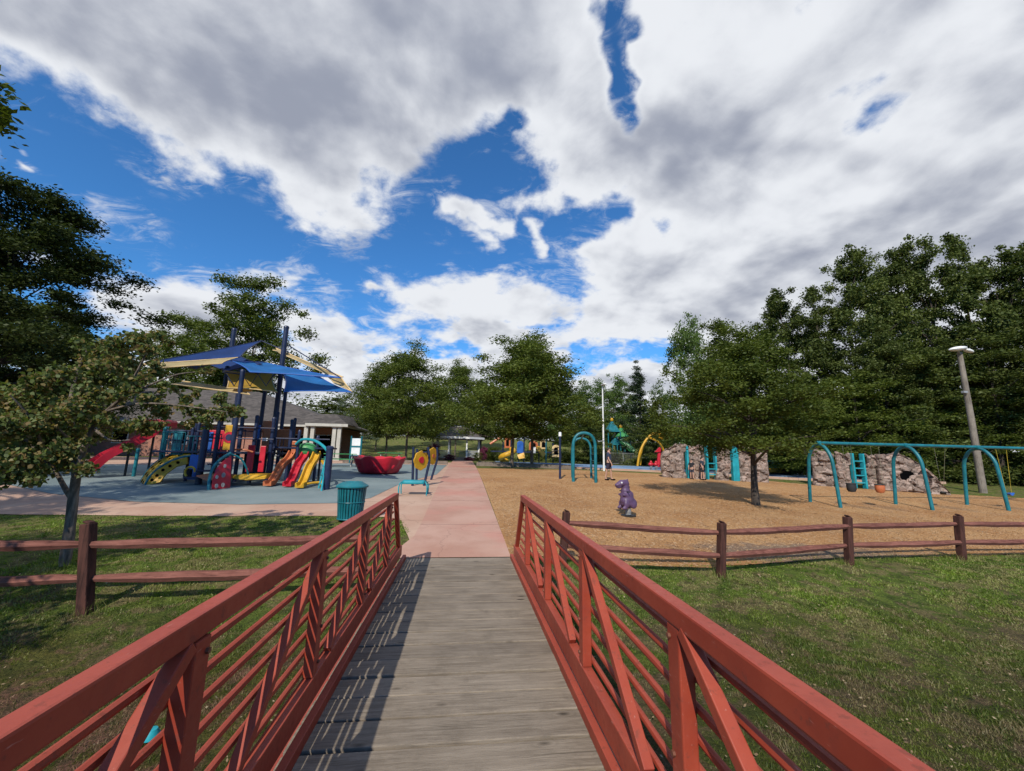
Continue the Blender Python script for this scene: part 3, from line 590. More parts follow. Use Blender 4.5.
# ------------------------------------------------------------------ bench and yellow panels
def bench():
    b=Vector((-1.50,13.3,T(-1.5,13.3)+.02)); t=thing('bench','small teal metal bench with bowed legs beside the pink path','bench',b)
    m=MB()
    pr=[(-.24,.34),(-.22,.40),(-.15,.43),(.15,.43),(.22,.40),(.24,.34)]
    m.grid(lambda u,v:b+Vector(((u-.5)*.66,pr[int(round(v*5))][0],pr[int(round(v*5))][1])),8,5)
    m.build('seat',M['lteal'],t,solid=.035,smooth=True)
    for s in(-1,1):
        MB().tube(arc([b+Vector((s*.42,-.26,0)),b+Vector((s*.43,-.25,.25)),b+Vector((s*.38,-.2,.38)),b+Vector((s*.31,0,.40)),b+Vector((s*.38,.2,.38)),b+Vector((s*.43,.25,.25)),b+Vector((s*.42,.26,0))],5),.02,8).build('leg',M['lteal'],t,smooth=True)
bench()
def disc(c,r,th,nrm,mb,n=28,lob=0,lk=0,inner=0):
    nrm=Vector(nrm).normalized(); u=nrm.cross(Vector((0,0,1))).normalized(); w=u.cross(nrm)
    mb.slab([Vector(c)-nrm*th/2+(u*cos(2*pi*i/n)+w*sin(2*pi*i/n))*r*(1+lk*cos(lob*2*pi*i/n)) for i in range(n)],th,nrm); return mb
def play_panels():
    t=thing('play_panel_frame','navy posts carrying two yellow play panels with a red disc, beside the path','play panel',gg(-1.55,16.2))
    A,B=15.2,18.6
    for px0,py0,px1,py1,Y in((412.5,486,413.5,447,15.3),(416.5,481,417,449,16.4),(424,486,428,447,15.4),(431,480,437,447,18.0)):
        a=g(px0,py0); bt=at(px1,py1,a.y); mid=(a+bt)/2
        pts=[a,mid,bt] if px0<420 else arc([a,a.lerp(bt,.3)+Vector((.05,0,0)),a.lerp(bt,.65)+Vector((.10,0,0)),bt],5)
        MB().tube(pts,.048,10).build('post',M['navy'],t,smooth=True)
    a=at(421,460.5,15.35); p=disc(a,.35,.05,(.9,-.75,0),MB(),32,8,.05).build('flower_panel',M['yel'],t,bevel=.01)
    disc(a+Vector((.025,-.03,.02)),.12,.03,(.9,-.75,0),MB(),20,3,.1).build('red_disc',M['redp'],p)
    a=at(433,456,18.0); p=disc(a,.36,.05,(1.3,-.8,0),MB(),32,8,.05).build('flower_panel',M['yel'],t,bevel=.01)
    disc(a+Vector((.035,-.02,.0)),.09,.03,(1.3,-.8,0),MB(),20).build('orange_disc',M['ora'],p)
    MB().bar(at(417,452,15.36),at(427,452,15.4),.04,.04).build('crossbar',M['navy'],t)
play_panels()
# ------------------------------------------------------------------ red spinning bowl
def bowl():
    c=Vector((-4.05,20.6,T(-4.05,20.6)+.02)); t=thing('play_bowl','big glossy red plastic play bowl with a lumpy rim on the blue surface','play bowl',c)
    pr=[(r*.88,z*.92) for r,z in [(.0,.02),(.80,.0),(.97,.08),(1.06,.28),(1.22,.62),(1.26,.80),(1.20,.86),(1.12,.80),(1.05,.6),(.85,.3),(.5,.2),(0,.18)]]
    m=MB(); n=56; vs=[]
    for r,z in pr:
        for j in range(n):
            a=2*pi*j/n; k=1+.05*cos(7*a)*(z/.8)+.02*cos(13*a+1); vs.append(c+Vector((r*k*cos(a)*1.08,r*k*sin(a),z+(.05*cos(7*a+.5)+.02*sin(3*a))*(z>.5))))
    K=len(pr); m.add(vs,[(i*n+j,i*n+(j+1)%n,(i+1)*n+(j+1)%n,(i+1)*n+j) for i in range(K-1) for j in range(n)])
    m.build('bowl',M['redp'],t,smooth=True)
    for k in range(7):
        a=2*pi*k/7+.2; MB().ell(c+Vector((0.96*cos(a),.9*sin(a),.40)),.14,.14,.20,nu=12,nv=8).build('hand_hold',M['redp'],t,smooth=True)
bowl()
# ------------------------------------------------------------------ purple dinosaur spring rider
def rider():
    b=Vector((4.36,10.55,T(4.36,10.55)+.012)); t=thing('spring_rider','purple dinosaur spring rider with its head turned left, alone on the mulch','spring rider',b)
    R=Matrix.Rotation(radians(12),3,'Z'); L=lambda x,y,z:b+R@Vector((x*.93,y*.93,z*.95))
    m=MB()
    chain=[((-.20,0,.86),.10,.085,.075),((-.13,0,.885),.12,.10,.09),((-.03,0,.88),.12,.095,.10),((-.28,0,.835),.08,.08,.05),((-.24,0,.775),.085,.07,.035),((-.02,0,.78),.11,.095,.13),((-.02,0,.66),.13,.115,.14),((.0,0,.54),.17,.14,.16),((.03,0,.42),.21,.16,.16),((.08,0,.34),.24,.16,.13),((.18,0,.35),.14,.12,.12),((.25,0,.31),.09,.08,.08),((.12,0,.55),.11,.09,.12)]
    for c,x,y,z in chain: m.ell(L(*c),x,y,z,R)
    for s in(-1,1):
        m.ell(L(-.08,s*.13,.32),.08,.05,.11,R); m.ell(L(.16,s*.12,.30),.10,.05,.10,R); m.ell(L(-.14,s*.12,.22),.08,.05,.05,R); m.ell(L(-.10,s*.11,.57),.09,.04,.04,R)
    for k,(x,z) in enumerate(((.05,.96),(.085,.87),(.10,.77),(.12,.66),(.17,.56))): m.ell(L(x,0,z),.035,.018,.045,R)
    o=m.build('body',M['pur'],t,smooth=True); q=o.modifiers.new('r','REMESH'); q.mode='VOXEL'; q.voxel_size=.014; q.use_smooth_shade=True; q2=o.modifiers.new('s','SMOOTH'); q2.iterations=9; q2.factor=.5
    for s in(-1,1): MB().ell(L(-.19,s*.085,.90),.022,.014,.026,R).build('eye',M['white'],t,smooth=True)
    MB().tube([L(-.05,-.24,.66),L(-.05,.24,.66)],.014,8).build('handle',M['black'],t,smooth=True)
    sp=[L(.05+.075*cos(a*.5),.075*sin(a*.5),.02+.19*a/70) for a in range(0,71)]
    MB().tube(sp,.012,6).build('spring',M['grey'],t,smooth=True)
    MB().lathe([(0,.0),(.2,.0),(.2,.02),(0,.025)],L(.05,0,0),20).build('base_plate',M['black'],t)
rider()
# ------------------------------------------------------------------ swings
SY=14.35; SZ=2.33
def zg(x,y): return T(x,y)
def swing_set():
    xs=[13.88,17.75,21.15,25.0]
    t=thing('swing_set','long teal steel swing frame with arched legs on the mulch at right','swing frame',gg(xs[0],SY))
    for x in xs:
        zt=SZ-.05; y0,y1=SY-.52,SY+.55
        pts=[(x,y0-.12,zg(x,y0)),(x,y0-.02,zt-.95),(x,y0+.06,zt-.45),(x,y0+.28,zt-.10),(x,SY,zt),(x,y1-.28,zt-.10),(x,y1-.06,zt-.45),(x,y1+.02,zt-.95),(x,y1+.12,zg(x,y1))]
        MB().tube(arc(pts,6),.062,12).build('arch_leg',M['teal'],t,smooth=True)
    m=MB(); m.tube([(xs[0]+.02,SY,SZ+.02),(xs[-1]+.6,SY,SZ+.02)],.062,12); m.build('top_beam',M['teal'],t,smooth=True)
    for x in xs:
        MB().tube([(x-.09,SY,SZ+.02),(x+.09,SY,SZ+.02)],.078,12).build('clamp',M['teal'],t,smooth=True)
swing_set()
def swing(x,kind,label,seat,chain,dy=0,twist=0):
    top=SZ-.04; zs=T(x,SY)+.55; t=thing('swing',label,'swing',(x,SY+dy,zs),'swings hanging from the teal frame')
    w=.24 if kind!='bucket' else .16
    R=Matrix.Rotation(twist,3,'Z')
    for s in(-1,1):
        e=Vector((x,SY+dy,zs+(.3 if kind=='bucket' else .02)))+R@Vector((s*w,0,0))
        a=Vector((x+s*(w+.02),SY,top)); n=60; m=MB()
        for i in range(n):
            p=a.lerp(e,i/n); q=a.lerp(e,(i+1)/n); o=Vector((.006,0,0)) if i%2 else Vector((0,.006,0)); m.bar(p-o*0,q,.010,.004,up=(1,0,0) if i%2 else (0,1,0))
        m.build('chain',M[chain],t)
    m=MB()
    if kind=='bucket':
        pr=[(0,-.02),(.12,.0),(.165,.08),(.175,.20),(.17,.30),(.15,.30),(.15,.12),(.09,.03),(0,.02)]
        m.lathe(pr,(x,SY+dy,zs),20,sx=1,sy=.85); m.build('seat',M[seat],t,smooth=True)
        MB().tube([(x+.17*cos(k*pi/12),SY+dy+.145*sin(k*pi/12),zs+.31) for k in range(24)],.018,6,closed=True).build('rim',M['black'],t,smooth=True)
    else:
        c=Vector((x,SY+dy,zs)); m.grid(lambda u,v:c+R@Vector(((u-.5)*.5,(v-.5)*.17,.10*(2*abs(u-.5))**2-.05)),12,2); m.build('seat',M[seat],t,smooth=True,solid=.018)
swing(15.1,'bucket','black bucket swing nearest the left arch of the teal swing frame','black','chain')
swing(16.35,'bucket','orange bucket swing between the first two arches of the swing frame','ora','chain')
swing(19.35,'belt','black belt swing hanging askew before the third arch','black','chain',.12,.6)
swing(22.3,'belt','blue belt swing on yellow chains at the right edge of the photo','blu','ychain',0,.3)
# ------------------------------------------------------------------ rock climbing walls
def rock_slab(mb,p0,p1,H,th,seed,holes=(),nu=60,nv=26):
    p0,p1=Vector(p0),Vector(p1); d=(p1-p0); L=d.length; ex=d/L; n=Vector((ex.y,-ex.x,0)); rr=np.random.default_rng(seed)
    if n.y>0: n=-n
    cx=rr.uniform(-.2,L+.2,int(L*26)+12); cz=rr.uniform(-.1,2.5,len(cx)); co=rr.uniform(-.09,.10,len(cx)); tl=rr.uniform(-.25,.25,(len(cx),2))
    def disp(s,z,side):
        dd=np.hypot((cx-s-side*.37),(cz-z)*1.7); i=np.argsort(dd)[:2]; k=i[0]; edge=dd[i[1]]-dd[k]
        v=co[k]+tl[k,0]*(s-cx[k])+tl[k,1]*(z-cz[k])+.07*min(1,edge/.06)-.07
        for hs,hz,hr in holes:
            q=hypot((s-hs)/hr,(z-hz)/(hr*1.25))
            if q<1: v=-th*.46
            elif q<1.35: v+=.07
        return v
    def f(u,v):
        # v: 0..0.45 front, 0.45..0.55 top, 0.55..1 back
        s=u*L; h=H(u); base=p0+ex*s; zb=T(base.x,base.y)-.05
        endk=min(1,min(u,1-u)*L/.12)**.5
        if v<=.45: z=h*v/.45; side=1
        elif v<.55: z=h; side=None
        else: z=h*(1-v)/.45; side=-1
        if side is None: off=(.5-v)/.05*(th/2-.03)*endk; return base+n*off+Vector((0,0,zb+z+.03+.04*sin(s*9)+.03*sin(s*23)))
        bat=(1-.35*(z/max(h,.1)))
        return base+n*side*max(.02,(th/2*bat+disp(s,z,side)*.8))*endk+ex*disp(s*1.3+3,z,side)*.25+Vector((0,0,zb+z))
    mb.grid(f,nu,nv*2+4); return mb
def wall(label,P,panels,posts,ladder,root_loc):
    t=thing('rock_climbing_wall',label,'climbing wall',root_loc)
    for i,(a,b,H,th,holes,nu) in enumerate(panels):
        o=rock_slab(MB(),P(a),P(b),H,th,i*5+int(abs(root_loc[0])),holes,nu,24).build('rock_panel',M['rock'],t)
    for u,w,h,y0 in posts:
        c=P(u); MB().box((c.x,c.y-.02,T(c.x,c.y)+h/2),(w,.24,h)).build('teal_post' if w<.3 else 'teal_panel',M['lteal'],t,bevel=.02)
    c0,c1=P(ladder[0]),P(ladder[1])
    for k in range(ladder[2]):
        z=T(c0.x,c0.y)+ladder[3]+ladder[4]*k; MB().bar(c0+Vector((0,-.1,z)),c1+Vector((0,-.1,z)),.05,.06).build('rung',M['lteal'],t)
A0=Vector((11.9,23.2,0)); A1=Vector((17.9,21.7,0)); PA=lambda u:A0.lerp(A1,u)
def uA(px):
    lo,hi=-.3,1.4
    for _ in range(30):
        m=(lo+hi)/2; c=PA(m)
        if proj((c.x,c.y,1.4))[0]<px: lo=m
        else: hi=m
    return lo
wall('grey-brown moulded rock climbing wall with teal posts, left of the near tree',PA,
  [(uA(661),uA(685.5),lambda u:1.15+.85*min(1,u*1.7)**.6+.05*sin(u*9),.42,((.35,.95,.16),),34),
   (uA(688.5),uA(705),lambda u:1.95-.08*sin(u*7),.42,((.62,1.62,.17),),26),
   (uA(716),uA(731),lambda u:1.93+.05*sin(u*8),.42,((.42,1.62,.17),),26),
   (uA(738),uA(768),lambda u:1.98+.1*sin(u*5+1)-.5*max(0,u-.7),.45,(),42)],
  [(uA(687),.12,1.9,0),(uA(706.5),.11,1.95,0),(uA(715),.10,1.9,0),(uA(734.5),.40,2.0,0)],(uA(707),uA(714.5),3,.3,.32),(A0.x,A0.y,T(A0.x,A0.y)))
B0=Vector((19.3,20.9,0)); B1=Vector((24.6,17.6,0)); PB=lambda u:B0.lerp(B1,u)
def uB(px):
    lo,hi=-.4,1.4
    for _ in range(30):
        m=(lo+hi)/2; c=PB(m)
        if proj((c.x,c.y,1.0))[0]<px: lo=m
        else: hi=m
    return lo
wall('tan moulded rock climbing wall sloping to the ground behind the swing frame',PB,
  [(uB(812),uB(834),lambda u:1.9+.22*sin(u*3.0)-.2*u,.5,(),32),
   (uB(836),uB(851),lambda u:1.85+.05*sin(u*8),.36,((.36,1.55,.14),),24),
   (uB(865.5),uB(876),lambda u:1.8+.05*sin(u*8),.36,((.25,1.5,.15),),20),
   (uB(877),uB(948),lambda u:max(.12,1.95-.12*cos(u*6)-1.75*max(0,(u-.30)/.7)**1.25),.62,((1.75,.75,.34),),84)],
  [(uB(853),.10,1.85,0),(uB(863.5),.10,1.85,0)],(uB(854),uB(863),4,.3,.38),(B0.x,B0.y,T(B0.x,B0.y)))
def cave_shade():
    t=[o for o in bpy.data.objects if o.name=='rock_climbing_wall.001'][0]; c=PB(uB(905)); d=(B1-B0).normalized(); n=Vector((d.y,-d.x,0))
    if n.y>0: n=-n
    z=T(c.x,c.y)+.72; m=MB(); m.slab([c+n*.24+d*(.27*cos(a)*(1+.12*sin(3*a)))+Vector((0,0,z+.40*sin(a)*(1+.1*cos(2*a)))) for a in [i*2*pi/18 for i in range(18)]],.04,n); m.build('cave_shade_disc',M['dark'],t)  # black disc set on the rock to paint the shade inside the hole
cave_shade()
# ------------------------------------------------------------------ swing arch beyond the path
def tot_frame():
    t=thing('arch_frame','teal double arch play frame standing on the mulch near the middle','play frame',gg(5.2,18.7))
    def arch(x0,y0,x1,y1,h,r,mat):
        z0,z1=T(x0,y0),T(x1,y1); zt=max(z0,z1)+h; L=lambda k,z:(x0+(x1-x0)*k,y0+(y1-y0)*k,z)
        MB().tube(arc([L(0,z0),L(0,zt-.9),L(.03,zt-.4),L(.2,zt-.1),L(.5,zt),L(.8,zt-.1),L(.97,zt-.4),L(1,zt-.9),L(1,z1)],6),r,12).build('arch',mat,t,smooth=True)
    arch(5.17,18.7,6.24,18.65,2.28,.075,M['teal'])
    arch(5.75,21.0,6.75,20.9,2.05,.06,M['teal'])
    MB().tube([(5.7,18.68,T(5.7,18.7)+2.28),(6.25,20.95,T(6.2,21)+2.05)],.045,8).build('top_beam',M['teal'],t,smooth=True)
    for k in range(5): z=T(6.7,20.9)+.3+.32*k; MB().tube([(6.24,18.65,z-.02),(6.75,20.9,z)],.02,6).build('side_bar',M['teal'],t,smooth=True)
tot_frame()
def post_cap():
    a=g(560,479); t=thing('play_post','dark teal post with a white cap left of the teal arch frame','post',a)
    MB().tube([a,a+Vector((0,0,2.1))],.055,10).build('post',M['navy'],t,smooth=True)
    MB().lathe([(0,2.32),(.07,2.30),(.08,2.1),(0,2.08)],a,14).build('cap',M['white'],t,smooth=True)
post_cap()
# ------------------------------------------------------------------ people
M['skin']=paint('skin',(.42,.24,.17),.55,.08,dirtk=0); M['hair']=paint('dark_brown_hair',(.03,.018,.012),.6,dirtk=0)
def clothes(c): return paint('cloth_'+str(len(bpy.data.materials)),c,.85,.15,6,dirtk=0)
def skin_obj(name,verts,edges,rad,mat,parent,b,R,k):
    me=bpy.data.meshes.new(name); me.from_pydata([(R@Vector(v))*k for v in verts],edges,[]); o=bpy.data.objects.new(name,me); COL.objects.link(o); o.parent=parent; ORG[o.name]=ORG[parent.name]
    md=o.modifiers.new('skin','SKIN'); md.use_smooth_shade=True
    for i,r in enumerate(rad):
        q=me.skin_vertices[0].data[i]; q.radius=(r[0]*k,r[1]*k) if isinstance(r,tuple) else (r*k,r*k)
    me.skin_vertices[0].data[0].use_root=True
    s=o.modifiers.new('sub','SUBSURF'); s.levels=1; s.render_levels=2; me.materials.append(mat); return o
def person(loc,H,rz,label,shirt,shorts,stride=.12,armf=.1,long_hair=False,category='person'):
    k=H/1.7; t=thing('person',label,category,loc); R=Matrix.Rotation(rz,3,'Z')
    # figure faces -y before rotation
    V=[(0,0,.92),(0,0,1.1),(0,-.01,1.3),(0,0,1.44),(0,-.01,1.52),(0,-.015,1.60),(0,-.01,1.68)]
    Rd=[(.15,.11),(.13,.095),(.155,.10),(.09,.07),(.052,.055),(.08,.095),(.055,.065)]; E=[(0,1),(1,2),(2,3),(3,4),(4,5),(5,6)]
    for s in(-1,1):
        i=len(V); st=stride*s
        V+=[(s*.085,0,.86),(s*.095,-st*.6,.48),(s*.10,st*(.2 if s>0 else -.2)-st*.9,.09),(s*.105,-st*.9-.12,.035)]; Rd+=[(.09,.095),(.055,.06),(.038,.042),(.035,.03)]; E+=[(0,i),(i,i+1),(i+1,i+2),(i+2,i+3)]
        i=len(V); V+=[(s*.175,0,1.40),(s*.225,armf*s*.3,1.13),(s*.235,-.06+armf*s,.90),(s*.235,-.085+armf*s,.82)]; Rd+=[.05,.038,.028,(.02,.034)]; E+=[(3,i),(i,i+1),(i+1,i+2),(i+2,i+3)]
        for fk in range(4):
            j=len(V); fx=s*.235; fy=-.085+armf*s+(fk-1.5)*.018; V+=[(fx,fy,.795),(fx-s*.006,fy-.006,.755-.006*abs(fk-1.5))]; Rd+=[.009,.008]; E+=[(i+3,j),(j,j+1)]
        j=len(V); V+=[(fx-s*.01,-.085+armf*s-.04,.82)]; Rd+=[.010]; E+=[(i+3,j)]
    skin_obj('body',V,E,Rd,M['skin'],t,loc,R,k)
    # shirt with sleeves
    V2=[(0,0,.90),(0,0,1.1),(0,-.01,1.3),(0,0,1.43)]; R2=[(.165,.125),(.148,.112),(.172,.117),(.10,.08)]; E2=[(0,1),(1,2),(2,3)]
    for s in(-1,1): i=len(V2); V2+=[(s*.175,0,1.40),(s*.215,armf*s*.2,1.20)]; R2+=[.066,.062]; E2+=[(3,i),(i,i+1)]
    skin_obj('shirt',V2,E2,R2,clothes(shirt),t,loc,R,k)
    V3=[(0,0,.93)]; R3=[(.168,.13)]; E3=[]
    for s in(-1,1): i=len(V3); st=stride*s; V3+=[(s*.088,0,.84),(s*.098,-st*.5,.55)]; R3+=[(.105,.11),(.088,.09)]; E3+=[(0,i),(i,i+1)]
    skin_obj('shorts',V3,E3,R3,clothes(shorts),t,loc,R,k)
    b=Vector(loc); L=lambda x,y,z:b+R@Vector((x*k,y*k,z*k))
    h=MB(); h.ell(L(0,.025,1.635),.088*k,.098*k,.085*k,R)
    if long_hair: h.ell(L(0,.07,1.52),.07*k,.04*k,.12*k,R)
    h.build('hair',M['hair'],t,smooth=True)
    f=MB(); f.ell(L(0,-.105,1.59),.013*k,.02*k,.02*k,R,8,6); f.build('nose',M['skin'],t,smooth=True)
    [MB().ell(L(q,-.092,1.615),.012*k,.008*k,.008*k,R,8,6).build('eye',M['black'],t) for q in(-.032,.032)]
    m=MB(); m.ell(L(0,-.095,1.553),.022*k,.008*k,.006*k,R,8,6); m.build('mouth',M['redp'],t)
    for s in(-1,1):
        st=stride*s; sh=MB(); sh.ell(L(s*.103,-st*.9-.06,.04),.05*k,.13*k,.045*k,R,12,8); sh.build('shoe',M['dark'] if s<2 else M['dark'],t,smooth=True)
p_=g(609,480.5); person((p_.x,p_.y,p_.z+.012),1.62,radians(60),'person in dark top and dark shorts walking on the mulch past the teal arch',(.03,.04,.075),(.03,.025,.05),.16,.12)
p_=Vector((13.25,22.35,T(13.25,22.35)+.012)); person(p_,1.12,radians(-30),'small child in black standing against the left end of the rock wall',(.02,.02,.025),(.05,.05,.07),.05,.05,True,'child')
p_=Vector((13.75,22.1,T(13.75,22.1)+.012)); person(p_,1.28,radians(40),'child in dark top with white shoes, right one of the pair at the rock wall',(.03,.035,.05),(.02,.02,.025),.06,.05,False,'child')
# ------------------------------------------------------------------ poles
def poles():
    b=Vector((27.3,18.6,T(27.3,18.6))); t=thing('light_pole','tall weathered wooden light pole leaning by the woods at right','light pole',b)
    zt=topz(27.3,18.6,352); top=Vector((27.35,18.6,zt))
    MB().tube([b-Vector((0,0,.3)),b.lerp(top,.5)+Vector((.03,0,0)),top],[.165,.14,.11],14).build('pole',M['uwood'],t,smooth=True)
    MB().bar(top+Vector((.1,0,-.2)),top+Vector((-.5,-.25,.05)),.06,.06).build('arm',M['grey'],t)
    MB().ell(top+Vector((-.35,-.2,.12)),.55,.25,.13,Matrix.Rotation(-.15,3,'Y'),18,8).build('lamp_head',M['white'],t,smooth=True)
    MB().ell(top+Vector((.38,-.15,.05)),.3,.16,.1,Matrix.Rotation(.25,3,'Y'),14,8).build('lamp_head',M['white'],t,smooth=True)
    MB().box(b.lerp(top,.70)+Vector((-.25,-.1,0)),(.25,.15,.12)).build('bracket',M['grey'],t,bevel=.01)
    b=g(604,471); t=thing('light_pole','slim white metal light pole beyond the person in the middle','light pole',b); zt=topz(b.x,b.y,385)
    MB().tube([b,(b.x,b.y,zt)],[.07,.045],10).build('pole',M['white'],t,smooth=True)
    MB().box((b.x,b.y-.25,zt),(.22,.6,.10)).build('lamp_head',M['white'],t,bevel=.02)
poles()
# small teal lid lying in the grass, seen through the left railing
def lid():
    b=g(151,737); b.x=min(b.x,-1.35); c=Vector((-1.75,1.62,T(-1.75,1.62)+.06)); c=at(151,735,1.9)
    c=g(150,742); o=MB().lathe([(.0,.06),(.035,.055),(.055,.02),(.058,0),(.05,0),(.03,.04),(0,.05)],(c.x,c.y,c.z+.03),20).build('plastic_lid',M['lteal'],loc=c,smooth=True)
    tag(o,'small pale teal plastic lid lying in the grass behind the left railing','lid')
lid()
# ------------------------------------------------------------------ big play structure with shade sails
def play_structure():
    t=thing('play_structure','big multi-coloured play structure under blue and sand shade sails on the left','play structure',gg(-8,16))
    Q=at
    def post(x,y,h,r=.065,mat='navy',lean=0):
        z=T(x,y)+.02; pm=MB(); pm.tube([(x,y,z),(x+lean,y,z+h)],r,12); o=pm.build('post',M[mat],t,smooth=True)
        MB().lathe([(0,.05),(r*.8,.04),(r*1.12,.0),(r*1.12,-.06),(r,-.06)],(x+lean,y,z+h),12).build('post_cap',M[mat],o,smooth=True)
    for a in((-7.78,14.78,3.95,.075),(-8.35,17.7,4.1,.075),(-7.51,17.03,6.2,.095),(-7.95,18.7,3.75,.075),(-9.77,17.5,6.1,.09),(-8.94,15.22,1.95,.10),(-4.46,14.3,1.38,.115),
              (-9.2,16.4,4.3,.075),(-7.6,15.8,2.4),(-7.05,15.9,2.35),(-8.2,16.0,2.4),(-6.6,16.4,2.3),(-10.2,16.9,2.1),(-10.9,16.2,1.9,.06,'teal'),(-11.5,17.2,1.9,.06,'teal'),(-12.63,17.5,1.05,.06,'teal')): post(*a)
    zb_=T(-8,16.2)+.02
    # decks
    zb=T(-8,16.5)
    for c,s in(((-8.1,16.6),(1.9,2.0)),((-10.2,16.5),(1.5,1.4))):
        MB().box((c[0],c[1],zb+1.05),(s[0],s[1],.07)).build('deck_platform',M['navy'],t,bevel=.01)
    for a in((-8.75,15.6,2.5),(-7.25,16.6,2.6),(-6.9,17.4,2.4),(-9.25,17.4,3.9),(-8.7,17.0,2.7),(-6.1,15.9,1.9),(-5.6,16.4,1.7),(-10.6,17.4,2.3),(-9.9,16.1,1.9)): post(*a,.055)
    for x0,y0,x1,y1,z in((-9.3,15.6,-6.9,15.7,1.95),(-9.3,15.6,-6.9,15.7,1.55),(-9.3,17.5,-6.9,17.5,1.9),(-6.9,15.9,-5.0,15.9,1.6),(-10.9,16.2,-9.4,16.2,1.8),(-10.9,16.2,-9.4,16.2,1.45)): MB().tube([(x0,y0,zb_+z),(x1,y1,zb_+z)],.025,6).build('cross_rail',M['navy'],t,smooth=True)
    for i in range(4): MB().box((-8.9+.22*i,15.0+.22*i,zb_+.2+.22*i),(.7,.26,.05),rz=.6).build('step',M['navy'],t,bevel=.008)
    MB().slab([(-8.0,17.3,zb_+1.15),(-7.0,17.3,zb_+1.15),(-7.0,17.3,zb_+2.0),(-8.0,17.3,zb_+2.0)],.05,(0,1,0)).build('orange_panel',M['ora'],t,bevel=.02)
    MB().slab([(-10.0,17.2,zb_+1.15),(-9.0,17.2,zb_+1.15),(-9.0,17.2,zb_+1.9),(-10.0,17.2,zb_+1.9)],.05,(0,1,0)).build('red_panel',M['redp'],t,bevel=.02)
    MB().slab([(-9.5,15.5,zb_+.1),(-9.0,15.5,zb_+.1),(-9.0,15.5,zb_+.95),(-9.5,15.5,zb_+.95)],.05,(0,1,0)).build('blue_panel',M['blu'],t,bevel=.02)
    # guard panels
    def panel(name,x0,y0,x1,y1,Y,mat,th=.05,hole=0):
        a,b=Q(x0,y1,Y),Q(x1,y0,Y); m=MB(); c=(a+b)/2; m.box(c,(b.x-a.x,th,b.z-a.z)); return m.build(name,M[mat],t,bevel=.02),c
    o,c=panel('yellow_panel',222.5,425,237,450,14.9,'yel')
    disc(c+Vector((0,-.035,.0)),.19,.02,(0,-1,0),MB(),24).build('red_disc',M['redp'],o); disc(c+Vector((0,-.05,.0)),.11,.02,(0,-1,0),MB(),20).build('dark_disc',M['navy'],o)
    panel('red_panel',245,445,255.5,472,15.6,'redp'); panel('red_panel',257.5,446,266.5,472,15.6,'redp')
    panel('red_panel',218,448,227,462,16.2,'redp'); panel('teal_panel',171,430,184,456,16.3,'teal'); panel('blue_panel',203,432,214,452,16.6,'blu'); pass
    panel('orange_panel',262,421,272,432,17.5,'ora'); panel('navy_panel',242,452,268,474,17.2,'navy'); panel('white_sign_panel',262,438,268,441,16.0,'white'); panel('blue_panel',255,425,261,440,17.4,'blu')
    panel('pale_panel',152,400,160,420,19.5,'tan')
    # guard bars
    for (x0,x1,y0,y1,Y,mat,n) in((163,186,432,454,15.9,'teal',7),(186,206,436,456,16.0,'teal',6),(236,246,430,450,16.2,'navy',4),(205,222,434,455,15.9,'navy',5),(270,284,438,456,16.4,'navy',5)):
        m=MB(); a,b=Q(x0,y0,Y),Q(x1,y0,Y); zc=Q((x0+x1)/2,y1,Y).z; b.z=a.z
        m.tube([a,b],.022,6); m.tube([(a.x,a.y,zc),(b.x,b.y,zc)],.022,6)
        for k in range(n): p=a.lerp(b,k/(n-1)); m.tube([p,(p.x,p.y,zc)],.014,6)
        m.build('guard_rail',M[mat],t,smooth=True)
    # long red slide going down to the left
    ctr=arc([Q(160,429,18.2),Q(150,436,18.0),Q(130,446,17.6),Q(108,457,17.2),Q(92,468,16.9),Q(84,470.5,16.7)],6)
    def slide(ctr,w,h,mat,up=Vector((0,0,1)),name='slide'):
        m=MB(); n=len(ctr)
        prof=[(-w/2-.03,h),(-w/2+.01,h),(-w/2+.03,.05),(-w/4,.0),(w/4,.0),(w/2-.03,.05),(w/2-.01,h),(w/2+.03,h),(w/2+.03,-.05),(-w/2-.03,-.05)]
        vs=[]
        for i,p in enumerate(ctr):
            d=(ctr[min(i+1,n-1)]-ctr[max(i-1,0)]); d.normalize(); sd=d.cross(up).normalized(); u=sd.cross(d)
            vs+=[p+sd*a+u*b for a,b in prof]
        k=len(prof); m.add(vs,[(i*k+j,i*k+(j+1)%k,(i+1)*k+(j+1)%k,(i+1)*k+j) for i in range(n-1) for j in range(k)]+[tuple(range(k)),tuple(range((n-1)*k,n*k))[::-1]])
        return m.build(name,M[mat],t,smooth=True)
    slide(ctr,.75,.22,'redp',name='long_slide')
    MB().tube([ctr[12]-Vector((0,0,.1)),(ctr[12].x,ctr[12].y,T(ctr[12].x,ctr[12].y))],.04,8).build('slide_support',M['black'],t,smooth=True)
    MB().tube([ctr[4]-Vector((0,0,.1)),(ctr[4].x,ctr[4].y,T(ctr[4].x,ctr[4].y))],.04,8).build('slide_support',M['black'],t,smooth=True)
    MB().box(Q(160,424,18.6),(.9,.9,.35)).build('slide_hood',M['redp'],t,bevel=.1)
